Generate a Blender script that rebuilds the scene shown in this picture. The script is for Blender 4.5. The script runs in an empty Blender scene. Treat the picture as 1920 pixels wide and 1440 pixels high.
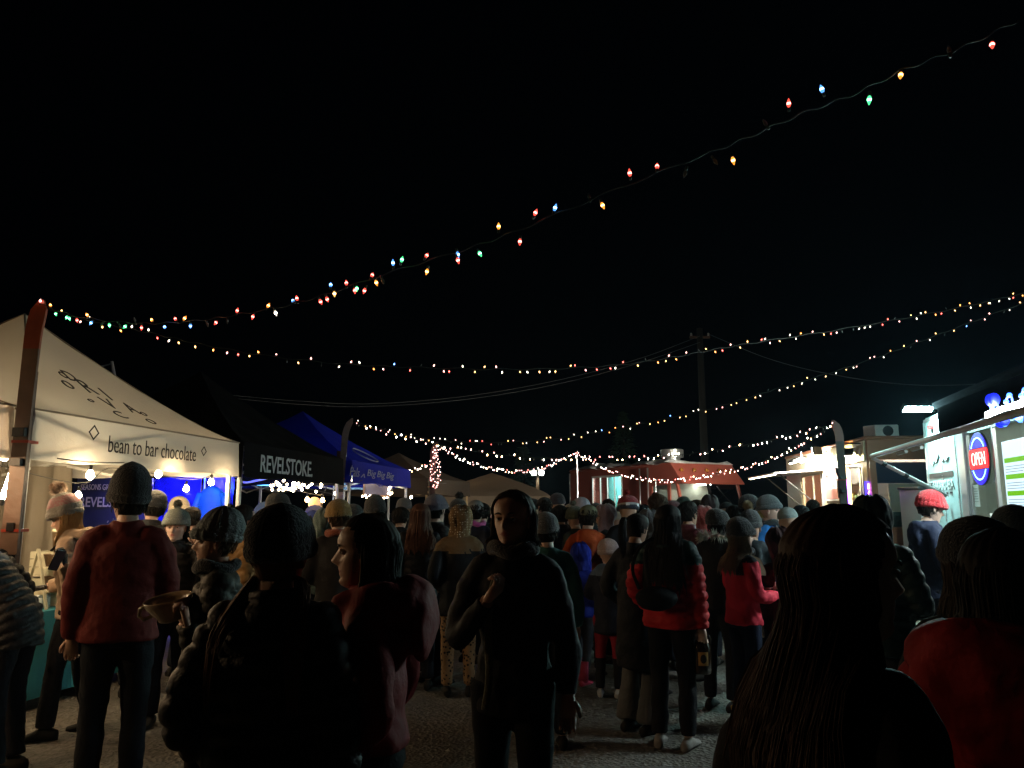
import bpy, math, random
import numpy as np
from mathutils import Vector, Matrix, Euler

# ---------------------------------------------------------------- camera, world, exposure
sc = bpy.context.scene
col = sc.collection
F_PX, PITCH, CAM_H = 1450.0, math.atan(235 / 1450.0), 1.6
cam_d = bpy.data.cameras.new('camera')
cam_d.sensor_width = 36.0
cam_d.lens = F_PX / 1920 * 36.0
cam_d.clip_start, cam_d.clip_end = 0.05, 1000
cam = bpy.data.objects.new('camera', cam_d)
cam.location = (0, 0, CAM_H)
cam.rotation_euler = (math.pi / 2 + PITCH, 0, 0)
col.objects.link(cam)
sc.camera = cam

world = bpy.data.worlds.new('World')
sc.world = world
world.use_nodes = True
wn = world.node_tree.nodes
bg = wn['Background']
bg.inputs['Color'].default_value = (0.25, 0.5, 1.0, 1)      # moonless night sky
bg.inputs['Strength'].default_value = 0.0002

vs = sc.view_settings
vs.view_transform = 'Standard'
vs.look = 'None'
vs.exposure = 0.9
vs.gamma = 1.0
vs.use_curve_mapping = False
cy = sc.cycles
cy.use_denoising = True
cy.sample_clamp_indirect = 1.5
cy.sample_clamp_direct = 0.0
cy.max_bounces = 6
cy.diffuse_bounces = 3
cy.glossy_bounces = 3
cy.transmission_bounces = 4
cy.transparent_max_bounces = 6
cy.volume_bounces = 0
cy.use_light_tree = True
cy.caustics_reflective = False
cy.caustics_refractive = False

rnd = random.Random(7)
nrng = np.random.default_rng(11)

# ---------------------------------------------------------------- layout helpers (world metres)
CT, ST = math.cos(PITCH), math.sin(PITCH)
def ray(px, py):
    u, v = (px - 960) / F_PX, (720 - py) / F_PX
    return Vector((u, CT - v * ST, ST + v * CT))
def P(px, py, Y):
    d = ray(px, py)
    return Vector((0, 0, CAM_H)) + d * (Y / d.y)
class Frame:                                   # a local ground frame: x along, y to the left of x
    def __init__(s, o, xdir):
        s.o = Vector((o[0], o[1], 0)); s.x = Vector((xdir[0], xdir[1], 0)).normalized()
        s.y = Vector((-s.x.y, s.x.x, 0)); s.rz = math.atan2(s.x.y, s.x.x)
    def on(s, px, py, yoff=0.0):               # where the sight line meets the plane y = yoff -> local (x, z)
        d = ray(px, py); c = Vector((0, 0, CAM_H)); p0 = s.o + s.y * yoff
        k = (p0 - c).dot(s.y) / d.dot(s.y)
        q = c + d * k
        return (q - s.o).dot(s.x), q.z
    def onx(s, px, py, xoff=0.0):
        d = ray(px, py); c = Vector((0, 0, CAM_H)); p0 = s.o + s.x * xoff
        k = (p0 - c).dot(s.x) / d.dot(s.x)
        q = c + d * k
        return (q - s.o).dot(s.y), q.z
    def w(s, x, y, z):
        return s.o + s.x * x + s.y * y + Vector((0, 0, z))

# ---------------------------------------------------------------- materials
_M = {}
def nodes_of(name):
    m = bpy.data.materials.new(name); m.use_nodes = True
    return m, m.node_tree.nodes, m.node_tree.links
def mat(name, color, rough=0.6, metal=0.0, bump=0.0, bscale=40.0, var=0.0, vscale=6.0, spec=0.5, trans=0.0, sheen=0.0, coat=0.0):
    key = (name, tuple(color), rough, metal, bump, bscale, var, trans)
    if key in _M: return _M[key]
    m, n, l = nodes_of(name)
    b = n['Principled BSDF']; out = n['Material Output']
    b.inputs['Base Color'].default_value = (*color, 1)
    b.inputs['Roughness'].default_value = rough
    b.inputs['Metallic'].default_value = metal
    b.inputs['Specular IOR Level'].default_value = spec
    if sheen: b.inputs['Sheen Weight'].default_value = sheen
    if coat: b.inputs['Coat Weight'].default_value = coat
    tc = n.new('ShaderNodeTexCoord')
    if var:
        t = n.new('ShaderNodeTexNoise'); t.inputs['Scale'].default_value = vscale; t.inputs['Detail'].default_value = 5
        mx = n.new('ShaderNodeMix'); mx.data_type = 'RGBA'
        mx.inputs['A'].default_value = (*[max(0, c * (1 - var)) for c in color], 1)
        mx.inputs['B'].default_value = (*[min(1, c * (1 + var)) for c in color], 1)
        l.new(tc.outputs['Object'], t.inputs['Vector']); l.new(t.outputs['Fac'], mx.inputs['Factor'])
        l.new(mx.outputs['Result'], b.inputs['Base Color'])
    if bump:
        t2 = n.new('ShaderNodeTexNoise'); t2.inputs['Scale'].default_value = bscale; t2.inputs['Detail'].default_value = 4
        bp = n.new('ShaderNodeBump'); bp.inputs['Strength'].default_value = bump; bp.inputs['Distance'].default_value = 0.02
        l.new(tc.outputs['Object'], t2.inputs['Vector']); l.new(t2.outputs['Fac'], bp.inputs['Height'])
        l.new(bp.outputs['Normal'], b.inputs['Normal'])
    if trans:
        tr = n.new('ShaderNodeBsdfTranslucent'); tr.inputs['Color'].default_value = (*color, 1)
        ms = n.new('ShaderNodeMixShader'); ms.inputs['Fac'].default_value = trans
        l.new(b.outputs[0], ms.inputs[1]); l.new(tr.outputs[0], ms.inputs[2]); l.new(ms.outputs[0], out.inputs['Surface'])
    _M[key] = m
    return m
def emit(name, color, strength, sample=True):
    key = ('e', name, tuple(color), strength)
    if key in _M: return _M[key]
    m, n, l = nodes_of(name)
    b = n['Principled BSDF']
    b.inputs['Base Color'].default_value = (*[min(.8, c * .1) for c in color], 1)
    b.inputs['Roughness'].default_value = 0.5
    b.inputs['Specular IOR Level'].default_value = 0.15
    b.inputs['Emission Color'].default_value = (*color, 1)
    b.inputs['Emission Strength'].default_value = strength
    if not sample: m.cycles.emission_sampling = 'NONE'
    _M[key] = m
    return m
def glass(name, tint=(0.8, 0.85, 0.85), fac=0.16):
    key = ('g', name)
    if key in _M: return _M[key]
    m, n, l = nodes_of(name)
    out = n['Material Output']
    g = n.new('ShaderNodeBsdfGlossy'); g.inputs['Roughness'].default_value = 0.03
    t = n.new('ShaderNodeBsdfTransparent'); t.inputs['Color'].default_value = (*tint, 1)
    ms = n.new('ShaderNodeMixShader'); ms.inputs['Fac'].default_value = fac
    l.new(t.outputs[0], ms.inputs[1]); l.new(g.outputs[0], ms.inputs[2]); l.new(ms.outputs[0], out.inputs['Surface'])
    _M[key] = m
    return m

# ---------------------------------------------------------------- mesh builder
class MB:
    def __init__(s): s.V = []; s.F = []; s.I = []
    def add(s, V, F, mi=0):
        o = len(s.V); s.V += [tuple(v) for v in V]; s.F += [tuple(i + o for i in f) for f in F]
        s.I += ([mi] * len(F) if isinstance(mi, int) else list(mi))
        return s
    def box(s, x0, x1, y0, y1, z0, z1, mi=0, mtx=None):
        V = [Vector((x, y, z)) for z in (z0, z1) for y in (y0, y1) for x in (x0, x1)]
        if mtx: V = [mtx @ v for v in V]
        return s.add(V, [(0, 2, 3, 1), (4, 5, 7, 6), (0, 1, 5, 4), (2, 6, 7, 3), (0, 4, 6, 2), (1, 3, 7, 5)], mi)
    def bar(s, a, b, w, h=None, mi=0):
        a, b = Vector(a), Vector(b); h = h or w
        d = (b - a); L = d.length; q = d.to_track_quat('X', 'Z').to_matrix().to_4x4(); q.translation = a
        return s.box(0, L, -w / 2, w / 2, -h / 2, h / 2, mi, q)
    def rings(s, R, mi=0, cap0=True, cap1=True, closed=True):
        n = len(R[0]); V = [p for r in R for p in r]; F = []
        for i in range(len(R) - 1):
            for j in range(n if closed else n - 1):
                k = (j + 1) % n
                F.append((i * n + j, i * n + k, (i + 1) * n + k, (i + 1) * n + j))
        if cap0: F.append(tuple(range(n - 1, -1, -1)))
        if cap1: F.append(tuple((len(R) - 1) * n + j for j in range(n)))
        return s.add(V, F, mi)
    def tube(s, pts, rad, n=8, mi=0, flat=1.0, cap=True):
        pts = [Vector(p) for p in pts]
        if not hasattr(rad, '__len__'): rad = [rad] * len(pts)
        R = []; up = None
        for i, p in enumerate(pts):
            d = (pts[min(i + 1, len(pts) - 1)] - pts[max(i - 1, 0)])
            d = d.normalized() if d.length > 1e-9 else Vector((0, 0, 1))
            if up is None:
                up = Vector((0, 0, 1)) if abs(d.z) < .9 else Vector((0, 1, 0))
            up = (up - d * up.dot(d)); up = up.normalized() if up.length > 1e-6 else d.orthogonal().normalized()
            sd = d.cross(up)
            R.append([p + (sd * math.cos(a) + up * math.sin(a) * flat) * rad[i] for a in [2 * math.pi * k / n for k in range(n)]])
        return s.rings(R, mi, cap, cap)
    def lathe(s, prof, n=12, mi=0, c=(0, 0, 0), mtx=None):
        R = []
        for r, z in prof:
            ring = [Vector((c[0] + r * math.cos(2 * math.pi * k / n), c[1] + r * math.sin(2 * math.pi * k / n), c[2] + z)) for k in range(n)]
            if mtx: ring = [mtx @ v for v in ring]
            R.append(ring)
        return s.rings(R, mi)
    def ell(s, c, r, n=10, m=7, mi=0, mtx=None):
        R = []
        for i in range(m + 1):
            a = math.pi * (i + .02) / (m + .04) - math.pi / 2
            ring = [Vector((c[0] + r[0] * math.cos(a) * math.cos(2 * math.pi * k / n), c[1] + r[1] * math.cos(a) * math.sin(2 * math.pi * k / n), c[2] + r[2] * math.sin(a))) for k in range(n)]
            if mtx: ring = [mtx @ v for v in ring]
            R.append(ring)
        return s.rings(R, mi)
    def poly(s, prof, y0, y1, mi=0):            # side profile in x,z extruded along y
        n = len(prof)
        return s.rings([[Vector((x, y0, z)) for x, z in prof], [Vector((x, y1, z)) for x, z in prof]], mi)
    def mesh(s, name, mats, smooth=False):
        me = bpy.data.meshes.new(name)
        me.from_pydata(s.V, [], s.F)
        for m in (mats if isinstance(mats, (list, tuple)) else [mats]): me.materials.append(m)
        if any(s.I): me.polygons.foreach_set('material_index', s.I)
        if smooth: me.polygons.foreach_set('use_smooth', [True] * len(s.F))
        me.validate(); me.update()
        return me
    def build(s, name, mats, parent=None, smooth=False, bevel=0.0):
        o = bpy.data.objects.new(name, s.mesh(name, mats, smooth)); col.objects.link(o)
        o.parent = parent
        if bevel:
            bv = o.modifiers.new('bevel', 'BEVEL'); bv.width = bevel; bv.segments = 2; bv.limit_method = 'ANGLE'
        return o
def tag(o, label, cat, group=None, kind=None):
    if label: o['label'] = label
    if cat: o['category'] = cat
    if group: o['group'] = group
    if kind: o['kind'] = kind
    return o
def thing(name, label, cat, loc=(0, 0, 0), rz=0.0, group=None):
    o = bpy.data.objects.new(name, None); o.empty_display_size = .1; col.objects.link(o)
    o.location = loc; o.rotation_euler = (0, 0, rz)
    return tag(o, label, cat, group)
def inst(name, me, parent, loc=(0, 0, 0), rot=None, scale=None):
    o = bpy.data.objects.new(name, me); col.objects.link(o); o.parent = parent; o.location = loc
    if rot is not None: o.rotation_euler = rot
    if scale is not None: o.scale = scale if hasattr(scale, '__len__') else (scale,) * 3
    return o
def text(name, body, m, parent, loc, w, h, rot=(math.pi / 2, 0, 0), depth=0.002, bold=0.0, shear=0.0):
    cu = bpy.data.curves.new(name, 'FONT'); cu.body = body; cu.extrude = depth; cu.offset = bold; cu.shear = shear
    cu.resolution_u = 3
    t = bpy.data.objects.new('tmp_text', cu); col.objects.link(t)
    bpy.context.view_layer.update()
    me = bpy.data.meshes.new_from_object(t.evaluated_get(bpy.context.evaluated_depsgraph_get()))
    bpy.data.objects.remove(t); bpy.data.curves.remove(cu)
    v = np.zeros(len(me.vertices) * 3); me.vertices.foreach_get('co', v); v = v.reshape(-1, 3)
    mn, mx = v.min(0), v.max(0)
    v[:, 0] = (v[:, 0] - mn[0]) / (mx[0] - mn[0]) * w
    v[:, 1] = (v[:, 1] - mn[1]) / (mx[1] - mn[1]) * h
    me.vertices.foreach_set('co', v.ravel()); me.update()
    me.materials.clear(); me.materials.append(m); me.name = name
    return inst(name, me, parent, loc, rot)
def smooth_path(pts, n):
    pts = [Vector(p) for p in pts]; q = [pts[0] * 2 - pts[1]] + pts + [pts[-1] * 2 - pts[-2]]
    out = []; segs = len(pts) - 1
    for i in range(n):
        t = i / (n - 1) * segs; k = min(int(t), segs - 1); u = t - k
        a, b, c, d = q[k:k + 4]
        out.append(.5 * ((2 * b) + (c - a) * u + (2 * a - 5 * b + 4 * c - d) * u * u + (3 * b - a - 3 * c + d) * u ** 3))
    return out

# shared materials
M_STEEL = mat('galvanised_steel', (.5, .51, .52), .35, .9, .15, 30)
M_WHITEMETAL = mat('white_painted_steel', (.72, .72, .70), .4, 0, .05, 20, .08)
M_BLACKMETAL = mat('black_metal', (.015, .015, .016), .45, .3)
M_RUBBER = mat('black_rubber', (.012, .012, .012), .8)
M_WIRE = mat('green_wire', (.008, .013, .009), .7)
M_SOCKET = mat('bulb_socket', (.01, .03, .015), .5)
M_WOOD = mat('pale_pine', (.5, .36, .2), .6, 0, .2, 25, .25, 9)
M_DKWOOD = mat('dark_stained_wood', (.09, .045, .025), .55, 0, .3, 18, .35, 7)
M_CABLE = mat('grey_cable', (.12, .12, .12), .6)

# ================================================================ THE SETTING
def ground_material():
    m, n, l = nodes_of('packed_gravel_and_dirty_ice')
    b = n['Principled BSDF']
    tc = n.new('ShaderNodeTexCoord')
    big = n.new('ShaderNodeTexNoise'); big.inputs['Scale'].default_value = .55; big.inputs['Detail'].default_value = 6
    fine = n.new('ShaderNodeTexNoise'); fine.inputs['Scale'].default_value = 22; fine.inputs['Detail'].default_value = 8
    vor = n.new('ShaderNodeTexVoronoi'); vor.inputs['Scale'].default_value = 38
    for t in (big, fine, vor): l.new(tc.outputs['Object'], t.inputs['Vector'])
    r1 = n.new('ShaderNodeValToRGB')
    r1.color_ramp.elements[0].position, r1.color_ramp.elements[0].color = .38, (.085, .075, .06, 1)
    r1.color_ramp.elements[1].position, r1.color_ramp.elements[1].color = .66, (.24, .225, .2, 1)
    l.new(big.outputs['Fac'], r1.inputs['Fac'])
    r2 = n.new('ShaderNodeValToRGB')
    r2.color_ramp.elements[0].position, r2.color_ramp.elements[0].color = .3, (.45, .42, .38, 1)
    r2.color_ramp.elements[1].position, r2.color_ramp.elements[1].color = .72, (1, 1, 1, 1)
    l.new(fine.outputs['Fac'], r2.inputs['Fac'])
    mu = n.new('ShaderNodeMix'); mu.data_type = 'RGBA'; mu.blend_type = 'MULTIPLY'; mu.inputs['Factor'].default_value = 1
    l.new(r1.outputs['Color'], mu.inputs['A']); l.new(r2.outputs['Color'], mu.inputs['B'])
    l.new(mu.outputs['Result'], b.inputs['Base Color'])
    ad = n.new('ShaderNodeMath'); ad.operation = 'MULTIPLY_ADD'; ad.inputs[1].default_value = .6
    l.new(vor.outputs['Distance'], ad.inputs[0]); l.new(fine.outputs['Fac'], ad.inputs[2])
    bp = n.new('ShaderNodeBump'); bp.inputs['Strength'].default_value = .9; bp.inputs['Distance'].default_value = .03
    l.new(ad.outputs[0], bp.inputs['Height']); l.new(bp.outputs['Normal'], b.inputs['Normal'])
    b.inputs['Roughness'].default_value = .75
    return m
def ground_z(x, y):
    return (.012 * math.sin(2.1 * x + 1.3 * y) + .010 * math.sin(3.7 * y - 2.2 * x + 1) + .007 * math.sin(7.3 * x + 5.1 * y)) * max(0, 1 - max(0, y - 25) / 15) - .012
g = MB()
xs = [-220, -120, -60, -30, -18] + [-12 + .3 * i for i in range(81)] + [18, 30, 60, 120, 220]
ys = [-40, -15, -6] + [-2 + .3 * i for i in range(94)] + [32, 40, 60, 100, 180, 320]
GV = [(x, y, ground_z(x, y) if -12.1 < x < 12.1 and -2.1 < y < 30 else -.012) for y in ys for x in xs]
nx = len(xs)
g.add(GV, [(j * nx + i, j * nx + i + 1, (j + 1) * nx + i + 1, (j + 1) * nx + i) for j in range(len(ys) - 1) for i in range(nx - 1)])
go = g.build('ground', ground_material(), smooth=True)
tag(go, 'packed gravel and frozen dirt ground of the market lot', 'ground', kind='structure')

# loose stones
gs = MB()
for i in range(5200):
    y = rnd.uniform(2.5, 12) ** 1.0; x = rnd.uniform(-5.5, 5.5)
    r = rnd.choice([.004, .006, .008, .011, .016]) * rnd.uniform(.7, 1.3)
    z = ground_z(x, y); a = rnd.uniform(0, 6.28)
    V = []
    for k in range(5):
        t = a + k * 1.257; rr = r * rnd.uniform(.7, 1.3)
        V.append((x + rr * math.cos(t), y + rr * math.sin(t), z - .003))
    V.append((x + r * .2, y, z + r * rnd.uniform(.5, .9)))
    gs.add(V, [(0, 1, 5), (1, 2, 5), (2, 3, 5), (3, 4, 5), (4, 0, 5)])
tag(gs.build('gravel', mat('grey_stone', (.2, .19, .17), .8, 0, 0, 40, .4, 3)), 'loose grey gravel scattered over the trodden ground', 'gravel', kind='stuff')

# ---------------------------------------------------------------- canopy tents
AISLE = Vector((.47, 2.9, 0)).normalized()
def canopy(name, label, o, size, ez, vh, pz, mroof, mval, mleg, xdir=AISLE, group='pop-up canopies along the stall row', droop=1.22, floor_walls=()):
    fr = Frame(o, xdir)
    t = thing(name, label, 'tent', fr.o, fr.rz, group)
    S = size; C = [(0, 0), (S, 0), (S, S), (0, S)]; cx = S / 2
    N = 24
    for k in range(4):
        a, b = Vector((*C[k], 0)), Vector((*C[(k + 1) % 4], 0)); m = MB(); V = []
        for i in range(N + 1):
            f = i / N
            for j in range(N + 1):
                p = a.lerp(b, j / N).lerp(Vector((cx, cx, 0)), f)
                z = ez + (pz - ez) * (f ** (1 / droop if f > 0 else 1)) if False else ez + (pz - ez) * (f ** droop)
                z -= .035 * math.sin(math.pi * j / N) * math.sin(math.pi * min(1, f * 1.1)) * (1 - f)
                cr = min(j, N - j) / N
                wr = .012 * math.sin(cr * 46 + f * 5) * math.exp(-cr * 7) * (1 - f)
                V.append((p.x, p.y, z + wr + .008 * math.sin(9 * p.x + 3 * f) * math.sin(7 * p.y)))
        F = [(i * (N + 1) + j, i * (N + 1) + j + 1, (i + 1) * (N + 1) + j + 1, (i + 1) * (N + 1) + j) for i in range(N) for j in range(N)]
        m.add(V, F); m.build('roof_panel', mroof, t, smooth=True)
        v = MB(); V = []
        nrm = (Vector((cx, cx, 0)) - a.lerp(b, .5)).normalized() * -1
        for i in range(7):
            for j in range(25):
                p = a.lerp(b, j / 24); f = i / 6
                off = .012 * math.sin(j * .9 + k) * f + .004 * math.sin(j * 2.3) * f
                V.append((p.x + nrm.x * (off + .02 * f), p.y + nrm.y * (off + .02 * f), ez + .002 - vh * f - (.012 * math.sin(j * .55) if i == 6 else 0)))
        v.add(V, [(i * 25 + j, i * 25 + j + 1, (i + 1) * 25 + j + 1, (i + 1) * 25 + j) for i in range(6) for j in range(24)])
        v.build('valance', mval, t, smooth=True)
    for (x, y) in C:
        lx = x + (.06 if x == 0 else -.06); ly = y + (.06 if y == 0 else -.06)
        m = MB(); m.box(lx - .02, lx + .02, ly - .02, ly + .02, .01, ez - .03); m.box(lx - .027, lx + .027, ly - .027, ly + .027, .0, 1.15)
        m.box(lx - .06, lx + .06, ly - .06, ly + .06, -.01, .012)
        m.build('leg', mleg, t, bevel=.003)
    sm_ = MB() if mroof is M_CANVAS else None
    if sm_:
        for (x, y) in C:
            pts = []
            for i in range(13):
                f = i / 12; pts.append((x + (cx - x) * f, y + (cx - y) * f, ez + (pz - ez) * f ** droop + .006))
            sb = MB(); sb.tube(pts, .009, 5, flat=.5); sb.build('hip_seam', M_SEAM, t)
        for k in range(4):
            a, b = C[k], C[(k + 1) % 4]; sb = MB(); sb.bar((a[0], a[1], ez + .003), (b[0], b[1], ez + .003), .03, .012); sb.build('eave_seam', M_SEAM, t)
    tr = MB()
    e = .06
    for k in range(4):
        a, b = Vector((*C[k], 0)), Vector((*C[(k + 1) % 4], 0))
        inw = (Vector((cx, cx, 0)) - a.lerp(b, .5)).normalized() * e
        a = a.lerp(b, .02) + inw; b2 = b.lerp(Vector((*C[k], 0)), .02) + inw; mid = a.lerp(b2, .5)
        for (p, q) in ((a, mid), (mid, b2)):
            tr.bar((p.x, p.y, ez - .06), (q.x, q.y, ez - .34), .016, .028); tr.bar((p.x, p.y, ez - .34), (q.x, q.y, ez - .06), .016, .028)
    for (x, y) in ((0, cx), (cx, 0), (S, cx), (cx, S)):
        tr.bar((x + (e if x == 0 else -e if x == S else 0), y + (e if y == 0 else -e if y == S else 0), ez - .2), (cx, cx, ez - .12), .016, .028)
    tr.tube([(cx, cx, ez - .2), (cx, cx, pz - .02)], .02, 8)
    tr.build('truss', mleg, t)
    return t, fr

M_CANVAS = mat('cream_canvas', (.55, .52, .47), .8, 0, .4, 7, .08, 2, trans=.3)
M_CANVAS_VAL = mat('white_canvas_valance', (.66, .64, .6), .8, 0, .4, 8, .06, 2, trans=.32)
M_BLACKCANVAS = mat('black_canvas', (.005, .005, .006), .85, 0, .3, 9, spec=.1)
M_BLUECANVAS = mat('royal_blue_canvas', (.005, .013, .3), .7, 0, .4, 8, .1, 2, trans=.1, spec=.2)
M_GREYCANVAS = mat('grey_canvas', (.16, .15, .14), .8, 0, .1, 50, .08, 2, trans=.2)
M_TANCANVAS = mat('tan_canvas', (.24, .185, .14), .8, 0, .3, 8, .08, 1.5, trans=.2)
M_DKTAN = mat('dark_brown_canvas', (.07, .052, .04), .8, 0, .3, 8, .08, 1.5, trans=.15)
M_SEAM = mat('canopy_seam_tape', (.3, .24, .18), .8)
M_INK = mat('black_print', (.012, .01, .01), .7)
M_PRINTW = mat('white_print', (.75, .75, .75), .7)

c1 = P(60, 767, 5.5)
T1, F1 = canopy('canopy_tent', 'cream canopy tent lettered bean to bar chocolate', (c1.x, c1.y), 2.94, 2.31, .36, 3.44, M_CANVAS, M_CANVAS_VAL, M_WHITEMETAL)
# valance lettering, on the aisle side
x0, z0 = F1.on(203, 836, -.025); x1, _ = F1.on(367, 850, -.025)
text('lettering', 'bean to bar chocolate', M_INK, T1, (x0, -.028, 2.06), x1 - x0, .135, bold=-.006)
def diamond(parent, c, r, m, y=-.028, mtx=None):
    d = MB(); k = .74
    o = [(0, r), (r, 0), (0, -r), (-r, 0)]; i_ = [(a * k, b * k) for a, b in o]
    V = [(c[0] + a, y, c[1] + b) for a, b in o + i_]
    V += [(x, y_ + .003, z) for x, y_, z in V]
    if mtx: V = [mtx @ Vector(v) for v in V]
    d.add(V, [(q, (q + 1) % 4, 4 + (q + 1) % 4, 4 + q) for q in range(4)] + [(8 + q, 8 + 4 + q, 8 + 4 + (q + 1) % 4, 8 + (q + 1) % 4) for q in range(4)])
    d.build('diamond_mark', m, parent)
for px, py, r in ((176, 811, .062), (382, 846, .05)):
    x, z = F1.on(px, py, -.025); diamond(T1, (x, z), r, M_INK)
# near-side valance scrap of lettering
text('lettering', 'D', M_INK, T1, (-.028, 1.9, 2.06), .1, .14, rot=(math.pi / 2, 0, -math.pi / 2))
text('lettering', 'R', M_INK, T1, (-.028, 1.7, 2.06), .1, .14, rot=(math.pi / 2, 0, -math.pi / 2))
# roof lettering on the aisle panel: thin outline characters spread over two rows
def roof_z(y):          # aisle panel: y = distance inwards
    f = y / 1.47; return 2.31 + 1.13 * f ** 1.22
def roof_text(body, xc, yc, w, h, sh=0.0):
    sl = math.atan((roof_z(yc + .05) - roof_z(yc - .05)) / .1)
    text('roof_lettering', body, M_INK, T1, (xc - w / 2, yc - h / 2 * math.cos(sl), roof_z(yc - h / 2) + .012), w, h / math.cos(sl), rot=(sl, 0, 0), bold=-.004, shear=sh)
def roof_at(px, py):    # meet the sight line with the aisle panel
    lo = None
    for i in range(200):
        y = .01 + i * .0072; x, z = F1.on(px, py, y)
        dz = z - roof_z(y)
        if lo is not None and dz * lo[1] <= 0: return x, y
        lo = (y, dz)
    return x, y
for ch, px, py, w, h in (('D', 133, 708, .14, .2), ('\u25c7', 120, 706, .1, .13), ('0', 129, 724, .13, .17), ('R', 166, 728, .16, .28), ('I', 200, 742, .025, .26), ('\u25c7', 171, 754, .09, .07), ('V', 206, 759, .16, .24), ('A', 246, 768, .16, .24), ('\u25c7', 270, 779, .1, .1), ('C', 226, 780, .16, .18), ('O', 284, 793, .14, .14)):
    x, y = roof_at(px, py)
    roof_text(ch if ch != '\u25c7' else 'o', x, max(.06, min(1.3, y)), w * .85, h * .6)

# row direction gives the next corners
def row(s): return F1.o + F1.x * s
T2, F2 = canopy('canopy_tent', 'black canopy tent with REVELSTOKE printed on its valance', row(3.05), 2.94, 2.33, .38, 3.42, M_BLACKCANVAS, M_BLACKCANVAS, M_WHITEMETAL)
x0, z0 = F2.on(488, 878, -.025); x1, z1 = F2.on(586, 872, -.025)
text('lettering', 'REVELSTOKE.', M_PRINTW, T2, (x0, -.028, 2.02), x1 - x0, .2, bold=.012)
T3, F3 = canopy('canopy_tent', 'royal blue canopy tent with scribbled white lettering', row(6.35), 3.05, 2.33, .33, 3.3, M_BLUECANVAS, M_BLUECANVAS, M_WHITEMETAL)
for px, s in ((664, 'Pals'), (684, '^'), (696, 'Big'), (714, 'Big'), (731, 'Big')):
    x, z = F3.on(px, 893, -.025)
    text('lettering', s, mat('grey_blue_print', (.3, .32, .42), .7), T3, (x - .2, -.03, 2.09), .42 if s != '^' else .2, .14 if s != '^' else .06, shear=.25)
ring = MB()
ring.tube([(1.62 + .34 * math.cos(a), .38 + .2 * math.sin(a), 2.33 + .97 * ((.38 + .2 * math.sin(a)) / 1.525) ** 1.22 + .012) for a in [i * .2618 for i in range(25)]], .012, 5)
ring.build('oval_print', mat('grey_blue_print', (.3, .32, .42), .7), T3)
T4, F4 = canopy('canopy_tent', 'dark grey canopy tent just beyond the blue one', row(9.6) + F1.y * 1.35, 2.9, 2.3, .3, 3.2, M_GREYCANVAS, M_GREYCANVAS, M_WHITEMETAL)
T5, F5 = canopy('canopy_tent', 'brown canopy tent with warm bulbs near the light-wrapped ski post', (-2.05, 19.0), 3.0, 2.35, .4, 3.1, M_DKTAN, M_DKTAN, M_WOOD, xdir=(.3, 1))
T6, F6 = canopy('canopy_tent', 'large beige low-peaked tent at the far end of the aisle', (1.25, 25.4), 3.9, 2.02, .3, 2.86, M_TANCANVAS, M_TANCANVAS, M_WHITEMETAL, xdir=(0, 1), droop=.8)

# ---------------------------------------------------------------- lit bulbs under the canopies
M_WARM = emit('warm_filament', (1, .72, .4), 165)
M_WARM2 = emit('warm_filament_far', (1, .6, .22), 50)
def bulb_mesh(r, m, sock=M_BLACKMETAL):
    b = MB()
    b.lathe([(.001, -1.15 * r), (.5 * r, -1.05 * r), (.88 * r, -.6 * r), (r, -.1 * r), (.86 * r, .45 * r), (.55 * r, .95 * r), (.42 * r, 1.25 * r)], 10, 0)
    b.lathe([(.46 * r, 1.2 * r), (.5 * r, 1.3 * r), (.5 * r, 2.4 * r), (.3 * r, 2.7 * r), (.05 * r, 2.75 * r)], 8, 1)
    return b.mesh('bulb', [m, sock], True)
BM1, BM2 = bulb_mesh(.03, M_WARM), bulb_mesh(.03, M_WARM2)
BM_ADDED = bulb_mesh(.032, emit('warm_filament_added', (1, .66, .36), 460))  # brighter bulbs for the added stall out of view
def festoon(name, label, pts, bulbs, me, group=None):
    t = thing(name, label, 'string lights', pts[0], 0, group); o = Vector(pts[0])
    w = MB(); w.tube(smooth_path([Vector(p) - o for p in pts], 30), .005, 5); w.build('wire', M_CABLE, t)
    for b in bulbs:
        q = Vector(b) - o; inst('bulb', me, t, q)
    return t
def b1(px, py, Y): return P(px, py, Y)
bl = [b1(169, 891, 6.0), b1(297, 889, 7.2), b1(147, 928, 8.1), b1(349, 916, 8.4), b1(396, 904, 8.1)]
festoon('festoon_lights', 'warm festoon bulbs hanging under the cream chocolate canopy', [F1.w(.1, .1, 2.0), bl[0] + Vector((0, 0, .1)), bl[1] + Vector((0, 0, .1)), bl[4] + Vector((0, 0, .1)), bl[3] + Vector((0, 0, .1)), F1.w(2.8, 1.4, 2.05), bl[2] + Vector((0, 0, .12)), F1.w(2.7, 2.8, 2.1)], bl, BM1)
bl2 = [F1.w(.6, 1.9, 2.02), F1.w(1.6, 2.3, 2.05), F1.w(1.2, 1.1, 2.06)]
festoon('festoon_lights', 'inner row of warm bulbs over the chocolate stall table', [F1.w(.1, 2.6, 2.12)] + [p + Vector((0, 0, .1)) for p in bl2] + [F1.w(2.8, 1.2, 2.12)], bl2, BM1)
bl3 = [P(744, 920, 20.2), P(771, 932, 20.6), P(798, 917, 19.6)]
festoon('festoon_lights', 'three warm bulbs under the brown far canopy', [bl3[0] + Vector((-.6, 0, .12)), bl3[0] + Vector((0, 0, .1)), bl3[1] + Vector((0, 0, .1)), bl3[2] + Vector((0, 0, .1)), bl3[2] + Vector((.5, .2, .15))], bl3, BM1)

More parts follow.
